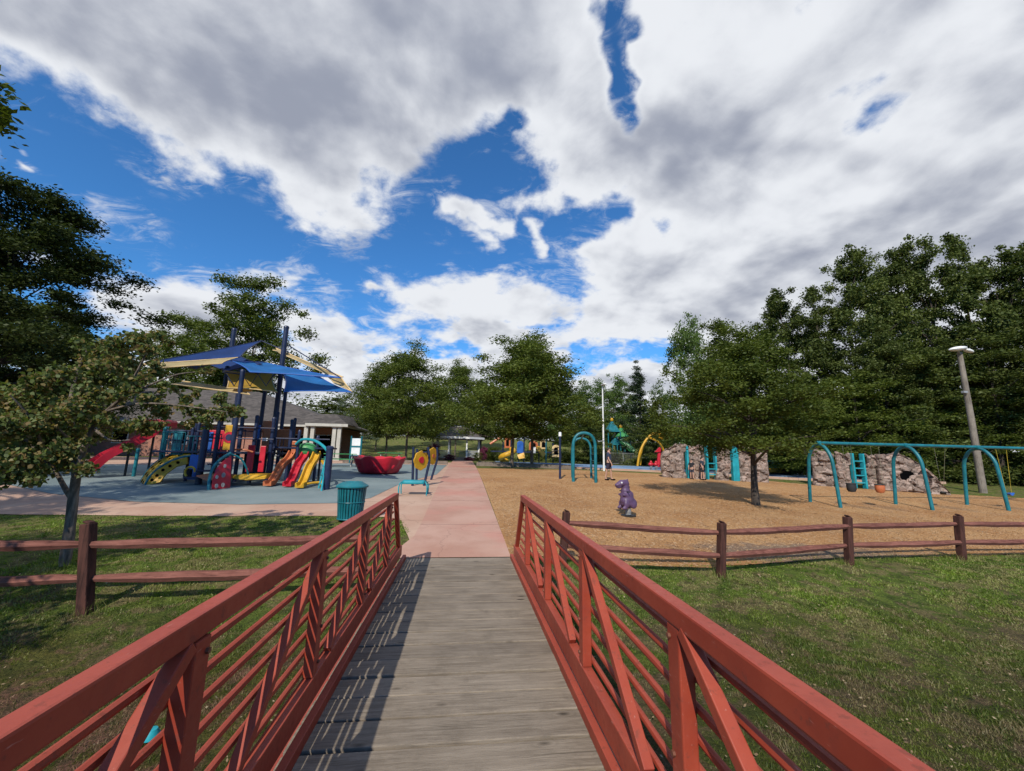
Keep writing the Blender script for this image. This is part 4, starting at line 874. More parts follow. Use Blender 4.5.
    # three wave slides
    for (a,b,mat) in(((293,452,16.3),(270,481,14.9),'ora'),((307,450,16.2),(289,481,14.8),'redp'),((317,453,16.0),(301,485,14.5),'yel')):
        A,B=Q(*a),Q(*b); B.z=T(B.x,B.y)+.10; c=[]
        for i in range(25):
            u=i/24; p=A.lerp(B,u); p.z=A.z+(B.z-A.z)*(u+.055*sin(u*2*pi*1.5)) if u<.9 else B.z+(A.z-B.z)*.02; c.append(p)
        e=B+(B-A)*.12; e.z=B.z; c.append(e); slide(c,.21,.10,mat)
        MB().tube([A+Vector((.1,.1,-.05)),(A.x+.1,A.y+.1,T(A.x,A.y))],.04,8).build('slide_support',M['black'],t,smooth=True)
    MB().tube(arc([Q(322,461,15.9),Q(326,470,15.2),Q(321,486,14.6)],6),.045,8).build('yellow_side_rail',M['yel'],t,smooth=True)
    MB().tube(arc([Q(300,486,14.5),Q(312,483,14.7),Q(326,482,14.9)],6),.04,8).build('yellow_side_rail',M['yel'],t,smooth=True)
    MB().box(Q(304,448,16.6),(2.2,.9,.06)).build('deck_platform',M['navy'],t)
    panel('orange_panel',291,441,297,453,16.2,'ora'); 
    MB().ell(Q(307,450,16.3),.38,.3,.28).build('green_dome',M['grn'],t,smooth=True)
    MB().tube(arc([Q(296,444,15.8),Q(303,439.5,15.6),Q(314,440.5,15.2),Q(323,446,14.9),Q(329,453,14.5)],6),.05,10).build('arched_beam',M['lteal'],t,smooth=True)
    for dx in(0,5):
        MB().tube(arc([Q(329-dx*.3,452,14.6+dx*.12),Q(325-dx*.3,468,14.4+dx*.12),Q(321-dx*.6,494-dx*.5,13.9+dx*.12)],6),.03,8).build('ladder_rail',M['lteal'],t,smooth=True)
    for k in range(4): MB().tube([Q(328-1.7*k,458+9*k,14.5-.12*k),Q(324.5-1.7*k,457+8.6*k,15.0-.1*k)],.02,6).build('rung',M['lteal'],t,smooth=True)
    # arched yellow climber with teal rails
    n1=arc([Q(144,487,15.0),Q(151,475,15.1),Q(166,463.5,15.3),Q(185,456.5,15.6),Q(204,456,15.8)],6); n2=arc([Q(140,483,15.9),Q(148,470,16.0),Q(161,459,16.2),Q(180,452.5,16.4),Q(198,452,16.5)],6)
    for q in(n1,n2): MB().tube(q,.035,8).build('climber_rail',M['teal'],t,smooth=True)
    m=MB(); k=int(len(n1)*.80)
    for i in range(1,k):
        a,b=n1[i].lerp(n2[i],.12),n1[i].lerp(n2[i],.88); c,d=n1[i+1].lerp(n2[i+1],.12),n1[i+1].lerp(n2[i+1],.88)
        m.add([a,b,d,c],[(0,1,2,3)])
    MB().slab([Q(145,486.5,15.0),Q(151,476,15.08),Q(157,470,15.15),Q(172,461,15.35),Q(187,457,15.6),Q(187.5,464,15.6),Q(176,467,15.4),Q(166,474,15.25),Q(160,482,15.1),Q(149,485,15.0)],.06,(0,1,0)).build('climber_side',M['yel'],t,bevel=.01)
    for px,py,Y in((152,480,15.03),(157,475.5,15.1),(163,470,15.2),(170,466,15.3),(178,462.5,15.42)): disc(Q(px,py,Y-.03),.05,.02,(0,-1,0),MB(),12).build('foot_hole',M['dark'],t)
    o=m.build('climber_panel',M['yel'],t,solid=.05,smooth=True)
    for i in range(2,k,3):
        for u in(.3,.65):
            c=n1[i].lerp(n2[i],u); d=(n1[i+1]-n1[i-1]).cross(n2[i]-n1[i]).normalized()
            if d.z<0: d=-d
            disc(c+d*.03,.055,.02,d+Vector((0,.001,0)),MB(),12).build('foot_hole',M['dark'],o)
    # crawl boards
    MB().slab([Q(195,476,14.9),Q(206,473.5,15.0),Q(228,475,15.0),Q(228,479,14.8),Q(206,481,14.8)],.5,(0,1,.0)).build('orange_board',M['ora'],t,bevel=.03)
    MB().slab([Q(231,475,14.9),Q(246,474,15.0),Q(267,474,15.0),Q(265,479,14.8),Q(246,480.5,14.8),Q(233,479,14.8)],.5,(0,1,.0)).build('yellow_board',M['yel'],t,bevel=.03)
    m=MB(); c=Q(190,472,15.0); m.tube([c+Vector((.17*cos(i*pi/10)*.9,0,.17*sin(i*pi/10))) for i in range(14)],.035,8); m.build('steering_wheel',M['yel'],t,smooth=True)
    m=MB(); m.lathe([(.0,.0),(.12,.0),(.12,.3),(0,.3)],Q(187,478,15.2),12); m.build('stump',M['black'],t)
    # red wheel with green arch
    o=MB().slab([Q(211.5,491,13.95),Q(212,481,14.0),Q(216,469,14.2),Q(223,461,14.4),Q(230,456,14.6),Q(229.5,472,14.5),Q(228.5,490,14.4)],.05,(.5,1,0)).build('red_climber_panel',M['redp'],t,bevel=.01)
    for px,py,Y,r_ in((216.5,486,14.02,.07),(223,485,14.12,.07),(217,477,14.05,.06),(223.5,475,14.2,.08),(225,466,14.35,.06)): disc(Q(px,py,Y-.02),r_,.02,(-.5,-1,0),MB(),14).build('foot_hole',M['grey'],o)
    MB().tube(arc([Q(209,493,13.9),Q(209,482,14.0),Q(213,468,14.2),Q(221,459,14.4),Q(231,453,14.6)],6),.045,8).build('green_arch',M['teal'],t,smooth=True)
    MB().tube(arc([Q(231,454,14.7),Q(240,458,14.8),Q(246,467,14.9),Q(249,478,15.0)],6),.03,8).build('green_arch',M['teal'],t,smooth=True)
    MB().tube(arc([Q(231,450,15.1),Q(243,449.5,15.1),Q(253,452,15.2)],5),.03,8).build('orange_rail',M['ora'],t,smooth=True)
    # sails
    def sail(cs,mat,sag=.12,nu=14):
        P=[Q(*c) for c in cs]; ctr=sum(P,Vector())/4
        def f(u,v):
            # edges pulled inward
            p=(P[0]*(1-u)+P[1]*u)*(1-v)+(P[3]*(1-u)+P[2]*u)*v
            k=(4*u*(1-u)*(2*v-1)**2+4*v*(1-v)*(2*u-1)**2)*.10; p=p.lerp(ctr,k); p.z-=sag*16*u*(1-u)*v*(1-v); return p
        m=MB(); m.grid(f,nu,nu); o=m.build('shade_sail',M[mat],t,smooth=True)
        E=[f(i/10,0) for i in range(11)]+[f(1,i/10) for i in range(1,11)]+[f(1-i/10,1) for i in range(1,11)]+[f(0,1-i/10) for i in range(1,10)]
        MB().tube(E,.02,6,closed=True).build('sail_hem',M['tan'] if mat in('sailtan','sailyel') else M[('navy' if mat=='sailnavy' else 'blu')],o,smooth=True)
    sail([(144,363,14.2),(262,340.5,17.4),(240,357,15.4),(196,369,14.6)],'sailnavy',.05)
    sail([(142,364,14.1),(238,357.5,15.3),(222,363.5,14.7),(152,368.5,13.9)],'sailtan',.05)
    sail([(231,360.5,15.2),(262,362,17.6),(341,378,14.6),(250,372,14.2)],'sailblue',.10)
    sail([(200,362,17.2),(240,356,17.6),(262,364,16.2),(226,372,16)],'sailnavy',.05)
    sail([(283,373,17.4),(320,377,16.6),(351,392,14.4),(284,391.5,15.0)],'sailblue',.15)
    sail([(273,350,17.6),(276,348,17.8),(343,377,15.0),(328,374.5,15.6)],'sailtan',.02)
    sail([(326,375,16.2),(341,377,15),(352,391.5,14.4),(334,383,15.2)],'sailtan',.02)
    sail([(225,371,15.6),(273,373,16.6),(277,392,15.2),(227,388,14.8)],'sailyel',.10)
    sail([(172,384,14.2),(182,381,15.6),(252,391,15.4),(250,394.5,14.8)],'sailtan',.08)
    for a,b in(((237,346,17.4),(262,341,17.4)),((223,372,14.8),(262,377,17.0)),((236,370,15.4),(283,377,17.2)),((266,379,17.5),(289,392,18.6)),((220,369,16.2),(236,366,17.3)),((262,341,17.4),(288,352,17.0)),((288,345,17.0),(341,378,14.6))):
        MB().tube([Q(*a),Q(*b)],.022,8).build('sail_cable',M['navy'],t,smooth=True)
    m=MB(); zz=[Q(226+8*i,(386 if i%2 else 374),15.0) for i in range(7)]; m.tube(zz,.02,6); m.build('truss',M['navy'],t,smooth=True)
play_structure()
# ------------------------------------------------------------------ park building
def building():
    Yf=37.0; xa=at(20,440,Yf).x; xb=at(353,440,Yf).x-1.2; z0=T(-12,Yf)-.1; ze=at(300,425,Yf-1.2).z; t=thing('park_building','brick park building with grey hip roof and white porch columns behind the play structure','building',(xb,Yf,z0))
    Yb=Yf+9.5; zr=at(253,391,Yf+4.2).z
    # recessed porch at the right: wall set back
    xp=at(262,440,Yf).x
    MB().box(((xa+xp)/2,(Yf+Yb)/2,(z0+ze)/2),(xp-xa,Yb-Yf,ze-z0)).build('wall',M['brick'],t)
    MB().box(((xp+xb)/2-.3,(Yf+2.6+Yb)/2,(z0+ze)/2),(xb-xp-.6,Yb-Yf-2.6,ze-z0-.01)).build('wall',M['brick'],t)
    ov=1.0; A=(xa-ov,Yf-ov,ze);B=(xb+ov,Yf-ov,ze);C=(xb+ov,Yb+ov,ze);D=(xa-ov,Yb+ov,ze); rx=at(256,391,Yf+4.2).x; R1=(xa+4,(Yf+Yb)/2,zr);R2=(rx,(Yf+Yb)/2,zr)
    m=MB(); m.add([A,B,C,D,R1,R2],[(0,1,5,4),(1,2,5),(2,3,4,5),(3,0,4),(0,3,2,1)]); m.build('roof',M['shingle'],t)
    MB().box(((xa+xb)/2,Yf-ov-.03,ze-.04),(xb-xa+2*ov+.1,.08,.17)).build('fascia',M['trim'],t); MB().box((xb+ov+.03,(Yf+Yb)/2,ze-.04),(.08,Yb-Yf+2*ov,.17)).build('fascia',M['trim'],t)
    # porch gable
    c=at(322,419,Yf-3); gx0,gx1=at(307,424,Yf-2.6).x,at(348,427,Yf-2.6).x; gz=ze+.05; ph=at(316,413,Yf-2.6).z
    m=MB(); yf=Yf-2.8; m.add([(gx0,yf,gz),(gx1,yf,gz),(gx1-1.2,yf+.9,ph),(gx0+.7,yf+.9,ph),(gx0,Yf+1,gz),(gx1,Yf+1,gz),(gx1-1.2,Yf+3,ph+.2),(gx0+.7,Yf+3,ph+.2)],[(0,1,2,3),(1,5,6,2),(4,0,3,7),(3,2,6,7),(0,4,5,1)]); m.build('porch_roof',M['shingle'],t)
    MB().box(((gx0+gx1)/2,yf-.04,gz-.08),(gx1-gx0+.1,.08,.22)).build('fascia',M['trim'],t)
    for px in(278,304.5,311,333,338):
        Y=Yf-.75 if px<300 else Yf-2.5; x=at(px,450,Y).x; z=T(x,Y); m=MB(); m.box((x,Y,(z+ze)/2),(.30,.30,ze-z-.1)); m.box((x,Y,z+.12),(.42,.42,.24)); m.box((x,Y,ze-.14),(.42,.42,.16)); m.build('column',M['trim'],t,bevel=.015)
    for px,w,h,zc,mat in((284,1.2,2.1,1.1,'dark'),(297,1.8,1.2,1.5,'dark'),(320,1.8,2.1,1.1,'dark'),(328,1.3,1.2,1.5,'dark')):
        x=at(px,445,Yf+2.6).x; f=MB().box((x,Yf+2.56,z0+.1+zc),(w+.16,.07,h+.12)).build('window' if h<2 else 'door',M['white'],t,bevel=.01); MB().box((x,Yf+2.51,z0+.1+zc),(w,.04,h)).build('pane',M['dark'],f)
    for px in(60,88,120,180): x=at(px,440,Yf).x; f=MB().box((x,Yf-.03,z0+1.7),(1.2,.07,1.2)).build('window',M['white'],t,bevel=.01); MB().box((x,Yf-.08,z0+1.7),(1.05,.04,1.05)).build('pane',M['dark'],f)
building()
# ------------------------------------------------------------------ information sign, picnic table
def info_sign():
    Y=30; c=at(356,447,Y); z=T(c.x,Y); t=thing('information_sign','teal framed information sign with two white sheets beside the building','sign',(c.x,Y,z))
    for s in(-.36,.36): MB().tube([(c.x+s,Y,z),(c.x+s,Y,at(356,436,Y).z)],.05,8).build('post',M['teal'],t,smooth=True)
    a,b=at(352,458,Y),at(360,439,Y); f=MB().box((c.x,Y,(a.z+b.z)/2+.1),(.74,.06,1.25)).build('board',M['teal'],t)
    for dz in(-.2,.45): MB().box((c.x,Y-.04,(a.z+b.z)/2+dz),(.58,.02,.52)).build('white_sheet',M['white'],f)
info_sign()
def picnic(px,py,Y,label,mat='grn',rz=.2):
    c=at(px,py,Y); z=T(c.x,Y)+.02; b=Vector((c.x,Y,z)); R=Matrix.Rotation(rz,3,'Z'); t=thing('picnic_table',label,'picnic table',b)
    m=MB()
    for i in range(5): m.box(b+R@Vector((0,-.3+.15*i,.74)),(1.8,.13,.04),R=R)
    m.build('table_top',M[mat],t)
    for s in(-1,1): MB().box(b+R@Vector((0,s*.68,.44)),(1.8,.26,.04),R=R).build('bench_seat',M[mat],t)
    for s in(-.65,.65):
        m=MB(); m.tube([b+R@Vector((s,-.68,.42)),b+R@Vector((s,.68,.42))],.025,6)
        for q in(-1,1): m.tube([b+R@Vector((s,q*.15,.72)),b+R@Vector((s,q*.55,0))],.025,6)
        m.build('leg_frame',M['grey'],t,smooth=True)
picnic(340,462,25.5,'green picnic table left of the red play bowl, near the building')
picnic(390,462,31,'low green picnic table behind the red play bowl','grn',.0)
# ------------------------------------------------------------------ gazebo
def gazebo():
    Y=43.5; c=at(458,450,Y); x0=c.x; z=T(x0,Y); R=2.35; b=Vector((x0,Y,z)); t=thing('gazebo','white gazebo with grey two-tier roof at the end of the path','gazebo',b)
    n=8; ang=[2*pi*(i+.5)/n for i in range(n)]; P=lambda r,zz:[b+Vector((r*cos(a),r*sin(a),zz)) for a in ang]; h=at(458,437.5,Y-2).z-z; top=at(458,427,Y).z-z; cup=at(463,421,Y).z-z
    MB().slab(P(R+.2,.0),.22,(0,0,1)).build('floor',M['pave'],t)
    for i,a in enumerate(ang):
        if True: m=MB(); p=b+Vector((R*cos(a),R*sin(a),0)); m.bar(p,p+Vector((0,0,h)),.16,.16); m.build('post',M['white'],t,bevel=.01)
    m=MB(); o=P(R+.55,h); i_=P(.75,top); m.add(o+i_,[(k,(k+1)%n,n+(k+1)%n,n+k) for k in range(n)]); m.add(P(R+.55,h),[tuple(range(n))]); m.build('roof',M['shingle'],t)
    m=MB(); 
    for k in range(n): q=P(R+.57,h-.03); m.bar(q[k],q[(k+1)%n],.06,.2)
    m.build('eave_board',M['white'],t)
    m=MB(); m.add(P(.6,top-.1)+P(.6,top+.35),[(k,(k+1)%n,n+(k+1)%n,n+k) for k in range(n)]); m.build('cupola',M['white'],t)
    m=MB(); o=P(.95,top+.33)+[b+Vector((0,0,cup+.15))]; m.add(o,[(k,(k+1)%n,n) for k in range(n)]+[tuple(range(n))]); m.build('cupola_roof',M['shingle'],t)
    for k in range(n):
        if k==5: continue
        a,q=P(R,.95)[k],P(R,.95)[(k+1)%n]; m=MB(); m.bar(a,q,.06,.07); m.bar(a-Vector((0,0,.7)),q-Vector((0,0,.7)),.05,.06)
        for j in range(1,12): e=a.lerp(q,j/12); m.bar(e,e-Vector((0,0,.7)),.035,.035)
        m.build('railing',M['white'],t)
gazebo()
# ------------------------------------------------------------------ far playground
def far_set():
    Y=41.0; t=thing('play_structure','orange and blue play structure with a spiral slide beyond the tree bed','play structure',(at(515,455,Y).x,Y,T(5,Y))); Q=at
    zc=T(6,Y)
    for px,top in((503,442),(511,440),(519,439),(524,437),(531,441),(539,442),(546,440),(553,443),(560,447)):
        p=Q(px,450,Y+(.8 if px%2 else -.8)); MB().tube([(p.x,p.y,zc),(p.x,p.y,Q(px,top,p.y).z)],.07,8).build('post',M['teal' if px in(546,560) else 'navy'],t,smooth=True)
    MB().box(Q(525,452,Y),(7,1.7,.12)).build('deck_platform',M['navy'],t)
    def arched(px0,px1,py0,py1,Yy,mat,hole=True):
        a,b=Q(px0,py1,Yy),Q(px1,py0,Yy); w=(b.x-a.x)/2; h=b.z-a.z; n=12
        pts=[(a.x,Yy,a.z)]+[(a.x+w-w*cos(pi*i/n),Yy,b.z-w*.8+w*.8*sin(pi*i/n)) for i in range(n+1)]+[(b.x,Yy,a.z)]
        o=MB().slab(pts,.08,(0,1,0)).build('arched_panel',M[mat],t,bevel=.02)
        if hole: MB().slab([((q[0]-a.x-w)*.5+a.x+w,Yy-.02,(q[2]-a.z)*.6+a.z+h*.2) for q in pts],.02,(0,1,0)).build('opening',M['dark'] if mat!='redp' else M['redp'],o)
    arched(504.5,510.5,437.5,448,Y-1,'ora'); arched(517,523.5,441,453,Y-.9,'blu',False); arched(529,538,441,450,Y-1,'ora'); arched(540,547,440,449,Y-.5,'tan'); arched(552,560,445,457,Y-1.2,'tan')
    MB().box(Q(533.5,450,Y-1.3),(.45,.05,.6)).build('white_panel',M['white'],t)
    sp=[]; c=Q(507,452,Y-1.6)
    for i in range(26):
        a=-i*.23+.8; sp.append(Vector((c.x+.6*cos(a),c.y+.6*sin(a)-.3,c.z+.3-i*.05)))
    sp.append(sp[-1]+Vector((-.7,-.2,-.12))); MB().tube(sp,.27,10,cap=False).build('spiral_slide',M['yel'],t,smooth=True)
    MB().slab([Q(536,447,Y-1.6),Q(539,446,Y-1.6),Q(546,454,Y-2.6),Q(543,457,Y-2.6)],.5,(0,1,0)).build('slide',M['yel'],t)
    MB().tube([Q(490,444,Y),Q(501,437,Y)],.11,8).build('orange_tube',M['ora'],t,smooth=True)
    MB().slab([Q(517,455,Y-1.4),Q(524,452.5,Y-1.4),Q(525,458,Y-1.6),Q(519,459,Y-1.6)],.3,(0,1,0)).build('lime_board',M['yel'],t)
    MB().tube(arc([Q(549,458,Y-1.5),Q(552,452,Y-1.5),Q(559,451,Y-1.5),Q(562,458,Y-1.5)],5),.05,6).build('climber_arch',M['black'],t,smooth=True)
far_set()
def yellow_frame():
    Y=30.5; t=thing('climbing_frame','yellow curved tube climbing frame left of the rock climbing wall','climbing frame',(at(645,465,Y).x,Y,T(15,Y))); Q=at
    for pts in([(637.5,466,Y),(640,452,Y),(646,440,Y),(654,433,Y),(660,431.5,Y),(661,434,Y),(655,435,Y)],[(650,438,Y),(658,442,Y+.3),(663,449,Y+.5),(665,458,Y+.6),(665.5,466,Y+.6)],[(659,437,Y+.8),(666,442,Y+1),(671,450,Y+1.2),(673,458,Y+1.2),(673.5,465,Y+1.2)],[(646,441,Y),(642,450,Y+.8),(640,465,Y+1)]):
        MB().tube(arc([Q(*p) for p in pts],6),.085,8).build('curved_tube',M['yel'],t,smooth=True)
    MB().tube([Q(659.5,448,Y-.6),Q(658.5,467,Y-.6)],.14,10).build('red_post',M['redp'],t,smooth=True)
    MB().slab([Q(655,452,Y-.8),Q(660,447,Y-.8),Q(661,452,Y-.8)],.1,(0,1,0)).build('red_fin',M['redp'],t)
yellow_frame()
def spring_seats():
    for px,l in((651,'red spring seat at the left of the pair below the yellow climbing frame'),(656,'red spring seat at the right of the pair below the yellow climbing frame')):
        Y=28.7; c=at(px,465.5,Y); z=T(c.x,Y)+.02; t=thing('spring_rider',l,'spring rider',(c.x,Y,z)); m=MB(); m.ell((c.x,Y,z+.5),.2,.16,.14); m.ell((c.x,Y-.02,z+.62),.09,.09,.16); m.build('seat',M['redp'],t,smooth=True)
        MB().tube([Vector((c.x+.1*cos(a*.6),Y+.1*sin(a*.6),z+.4*a/45)) for a in range(46)],.02,5).build('spring',M['grey'],t)
spring_seats()
def tower():
    Y=48; t=thing('play_tower','far play tower with green pyramid roofs and yellow tips among the trees','play tower',(at(612,452,Y).x,Y,T(18,Y))); Q=at
    for px,py,w,ht,mat in((612,432,1.1,1.5,'teal'),(621,437,1.2,1.3,'grn'),(616,445,1.0,1.1,'teal')):
        c=Q(px,py,Y); m=MB(); R_=w; o=[c+Vector((R_*cos(a),R_*sin(a),0)) for a in (pi/4,3*pi/4,5*pi/4,7*pi/4)]; m.add(o+[c+Vector((0,0,ht))],[(0,1,4),(1,2,4),(2,3,4),(3,0,4),(0,1,2,3)]); m.build('pyramid_roof',M[mat],t)
        for q in o: MB().tube([(q.x*.98+c.x*.02,q.y,T(18,Y)),q],.07,6).build('post',M['teal'],t)
        MB().ell(c+Vector((0,0,ht)),.2,.2,.25).build('finial',M['yel'],t,smooth=True)
    MB().box(Q(615,452,Y),(3.2,1.8,.15)).build('deck_platform',M['navy'],t)
    MB().tube([Q(621,440,Y-1),Q(634,452,Y-2)],.35,8).build('tube_slide',M['grn'],t,smooth=True)
tower()
def play_boat():
    Y=28.5; c=at(768,472,Y); z=T(c.x,Y)+.02; b=Vector((c.x,Y,z)); t=thing('play_boat','low blue and yellow play boat on the blue surface behind the near tree','play equipment',b)
    m=MB(); m.slab([b+Vector((-.9,-.5,.1)),b+Vector((1.3,-.5,.1)),b+Vector((1.6,-.5,.45)),b+Vector((-1.0,-.5,.45))],1,(0,1,0)); m.build('hull',M['yel'],t,bevel=.05)
    m=MB(); m.slab([b+Vector((-1.1,-.55,.46)),b+Vector((1.0,-.55,.46)),b+Vector((.8,-.55,1.0)),b+Vector((-.9,-.55,1.0))],.9,(0,1,0)); m.build('cabin',M['lteal'],t,bevel=.05)
    for k in range(4): MB().box(b+Vector((-.75+.5*k,-.59,.76)),(.25,.05,.28)).build('cabin_opening',M['dark'],t)
play_boat()
def low_fence(label,px0,px1,Y,h,mat):
    x0,x1=at(px0,450,Y).x,at(px1,450,Y).x; t=thing('wire_fence',label,'fence',(x0,Y,T(x0,Y))); n=max(2,int((x1-x0)/2.4))
    for i in range(n+1):
        x=x0+(x1-x0)*i/n; z=T(x,Y); MB().tube([(x,Y,z),(x,Y,z+h)],.035,6).build('post',M[mat],t)
    for z_ in(.1,h-.05): MB().tube([(x0,Y,T(x0,Y)+z_),(x1,Y,T(x1,Y)+z_)],.022,5).build('rail',M[mat],t)
    m=MB()
    for i in range(int((x1-x0)/.12)): x=x0+.12*i; z=T(x,Y); m.bar((x,Y,z+.1),(x,Y,z+h-.05),.012,.012)
    m.build('pickets',M[mat],t)
low_fence('grey metal picket fence behind the far blue play surface',600,690,43,1.3,'grey')
# ------------------------------------------------------------------ trees
def leaves_np(centres,radii,n,L,seed,flat=.45,asp=.5,updir=.6,droop=0):
    r=np.random.default_rng(seed); k=len(centres); w=np.array([q[0]*q[1] for q in radii]); idx=r.choice(k,n,p=w/w.sum())
    C=np.array(centres)[idx]; Rr=np.array(radii)[idx]
    d=r.normal(0,1,(n,3)); d/=np.linalg.norm(d,axis=1)[:,None]; rad=r.random(n)**.45
    P=C+d*rad[:,None]*np.stack([Rr[:,0],Rr[:,0],Rr[:,1]],1)*(1+.25*r.normal(0,1,n))[:,None]
    a=r.uniform(0,2*pi,n); u=np.stack([np.cos(a),np.sin(a),r.normal(-droop,.35,n)],1); u/=np.linalg.norm(u,axis=1)[:,None]
    nn=np.stack([r.normal(0,1-updir*.6,n),r.normal(0,1-updir*.6,n),r.uniform(.2,1,n)],1); v=np.cross(nn,u); v/=np.linalg.norm(v,axis=1)[:,None]+1e-9
    l=(L*r.uniform(.6,1.35,n)/2)[:,None]; u=u*l; v=v*l*asp
    return np.stack([P-u,P-v*1.0+u*.1,P+u,P+v*1.0+u*.1],1)
def crown_clumps(seed,H,R,z0,n,shape,flat,csize):
    r=random.Random(seed); out=[]; rad=[]
    lob=[r.uniform(0,6.28) for _ in range(4)]
    while len(out)<n:
        u=r.random(); a=r.uniform(0,2*pi)
        if shape=='round': e=(1-(2*u-1)**2)**.5*(1.05-.25*u)
        elif shape=='spread': e=min(1,(u*4+.45)**.6)*(1-u**3.2)**.55
        elif shape=='cone': e=(1-u)**.8*.95+.06
        else: e=(1-(2*u-1)**4)**.5*(.8+.2*sin(u*9+lob[3]))
        lb=1+.22*sin(3*a+lob[0])+.14*sin(5*a+lob[1]+u*6)+.10*sin(9*a+lob[2])
        q=r.random()**.5; q=q if r.random()<.75 else q*.6
        x=R*e*lb*q*cos(a); y=R*e*lb*q*sin(a); z=z0+(H-z0)*(u*(.93+.12*sin(2*a+lob[3])))+r.gauss(0,.02*H)
        out.append((x,y,z)); c=csize*R*r.uniform(.6,1.35)*(1.0 if shape!='cone' else .8); rad.append((c,c*flat))
    return out,rad
PROT={}
def proto(key,H,R,z0,ncl,nleaf,L,shape,flat,csize,leaf,bark,seed,tr=.03,limbs=16,asp=.5,lowbranch=.28,stems=1):
    C,Rd=crown_clumps(seed,H,R,z0,ncl,shape,flat,csize); r=random.Random(seed+5)
    V=leaves_np(C,Rd,nleaf,L,seed,flat,asp); me=nmesh('crown',V,M[leaf],4)
    m=MB(); rt=tr*H
    for s in range(stems):
        bx=(s-(stems-1)/2)*.5; lean=r.uniform(-.04,.04)*H; zt=H*.86
        pts=[(bx,0,-.2),(bx,0,.15),(bx+lean*.1,0,.12*H),(bx+lean*.4,r.uniform(-.02,.02)*H,.35*H),(bx*.6+lean,0,.6*H),(lean,0,zt)]
        P=arc(pts,4); rs=[rt*(1.45 if i<2 else 1)*(1-.85*(i/len(P))**1.1) for i in range(len(P))]; m.tube(P,rs,9)
        tips=[c for c in C]; r.shuffle(tips)
        for c in tips[:limbs]:
            zs=max(lowbranch*H*.75,min(c[2]*.72,.8*H)); i=min(range(len(P)),key=lambda j:abs(P[j].z-zs)); a=P[i]; e=Vector(c); mid=a.lerp(e,.5)+Vector((0,0,-.02*H if e.z<a.z+.1*H else .03*H))+Vector((r.uniform(-.02,.02)*H,r.uniform(-.02,.02)*H,0))
            q=arc([a,mid,e],5); k=len(q); r0=rs[i]*.5; m.tube(q,[r0*(1-.85*j/k) for j in range(k)],6)
    tm=bpy.data.meshes.new('trunk'); tm.from_pydata(m.v,[],m.f); tm.materials.append(M[bark]); tm.polygons.foreach_set('use_smooth',[True]*len(tm.polygons))
    PROT[key]=(me,tm,H,R)
def tree(key,px,Y,top,wpx,label,group=None,rz=0,name='tree',x=None,H=None,cat='tree'):
    me,tm,H0,R0=PROT[key]
    if x is None: x=at(px,455,Y).x
    z=T(x,Y); h=topz(x,Y,top)-z if H is None else H; dep=-(MC.transposed()@(Vector((x,Y,z))-CP)).z; w=wpx/FPX*dep
    e=thing(name,label,cat,(x,Y,z),group); e.rotation_euler=(0,0,rz); s=h/H0; sx=w/(2*R0); e.scale=(sx,sx,s)
    for n,d in(('trunk',tm),('crown',me)):
        o=bpy.data.objects.new(n,d); COL.objects.link(o); o.parent=e; ORG[o.name]=Vector()
        if n=='trunk': k=min(1.6,max(.75,s/sx)); o.scale=(k,k,1) if False else (1,1,1)
    return e
proto('locust',9,5,2.35,130,44000,.20,'spread',.36,.20,'leafA','bark',21,.018,26,.42,.30)
proto('locust2',9,5,2.15,120,42000,.20,'spread',.38,.21,'leafA','bark',33,.018,24,.42,.30)
proto('near_locust',6.2,3.4,1.9,160,46000,.13,'spread',.38,.20,'leafA','barkd',45,.030,34,.42,.32)
proto('woods1',14,5,2.2,200,46000,.21,'lumpy',.55,.135,'leafB','barkd',52,.017,24,.55)
proto('woods2',14,5,1.5,190,46000,.21,'round',.52,.145,'leafB','barkd',63,.017,20,.55)
proto('woods3',13,5,1.0,190,48000,.21,'lumpy',.42,.16,'leafB','barkd',74,.015,20,.5)
proto('woods4',12,5,1.0,150,30000,.22,'spread',.42,.18,'leafA','barkd',79,.015,20,.5)
proto('conifer',10,3,.8,120,20000,.20,'cone',.4,.22,'leafC','barkd',85,.018,20,.3)
proto('sparse',10,5,2.4,120,42000,.20,'round',.42,.18,'leafA','bark',96,.015,40,.45,.3)
proto('light',10,4.5,1.8,90,16000,.24,'round',.55,.20,'leafF','barkl',107,.012,20,.5)
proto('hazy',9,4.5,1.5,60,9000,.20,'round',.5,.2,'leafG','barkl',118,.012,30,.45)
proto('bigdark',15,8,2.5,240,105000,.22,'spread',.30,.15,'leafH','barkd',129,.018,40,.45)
proto('shrub',2,1.4,.1,50,5000,.12,'round',.6,.3,'leafA','bark',140,.02,8,.5)
proto('flower',1.2,.8,.1,30,2600,.10,'round',.7,.3,'petal','bark',151,.02,6,.6)
# near locust on the mulch
tree('near_locust',762,13.5,336,166,'small dark-trunked locust tree standing alone on the mulch left of the swings',rz=.8,x=10.35)
# trees in the bed at the end of the path
tree('locust',512,28.3,338,136,'left one of the two wide locust trees in the timber-edged bed right of the path',rz=.3)
tree('locust2',532,28.9,344,128,'right one of the two wide locust trees in the timber-edged bed right of the path',rz=1.9)
# left-middle trees
tree('locust2',406,36,350,100,'wide locust tree left of the gazebo, behind the yellow play panels',rz=2.5)
tree('locust',386,40,362,86,'smaller locust tree behind the red play bowl',rz=4)
tree('locust2',455,53,366,66,'leafy tree directly behind the gazebo roof',rz=5.2)
tree('hazy',352,52,385,60,'pale hazy tree beside the right end of the brick building',rz=1)
tree('sparse',238,52,284,128,'tall airy tree rising behind the shade sails of the left play structure',rz=.5)
tree('sparse',165,54,322,100,'sparse tree left of the shade sails, behind the redbud',rz=3.1)
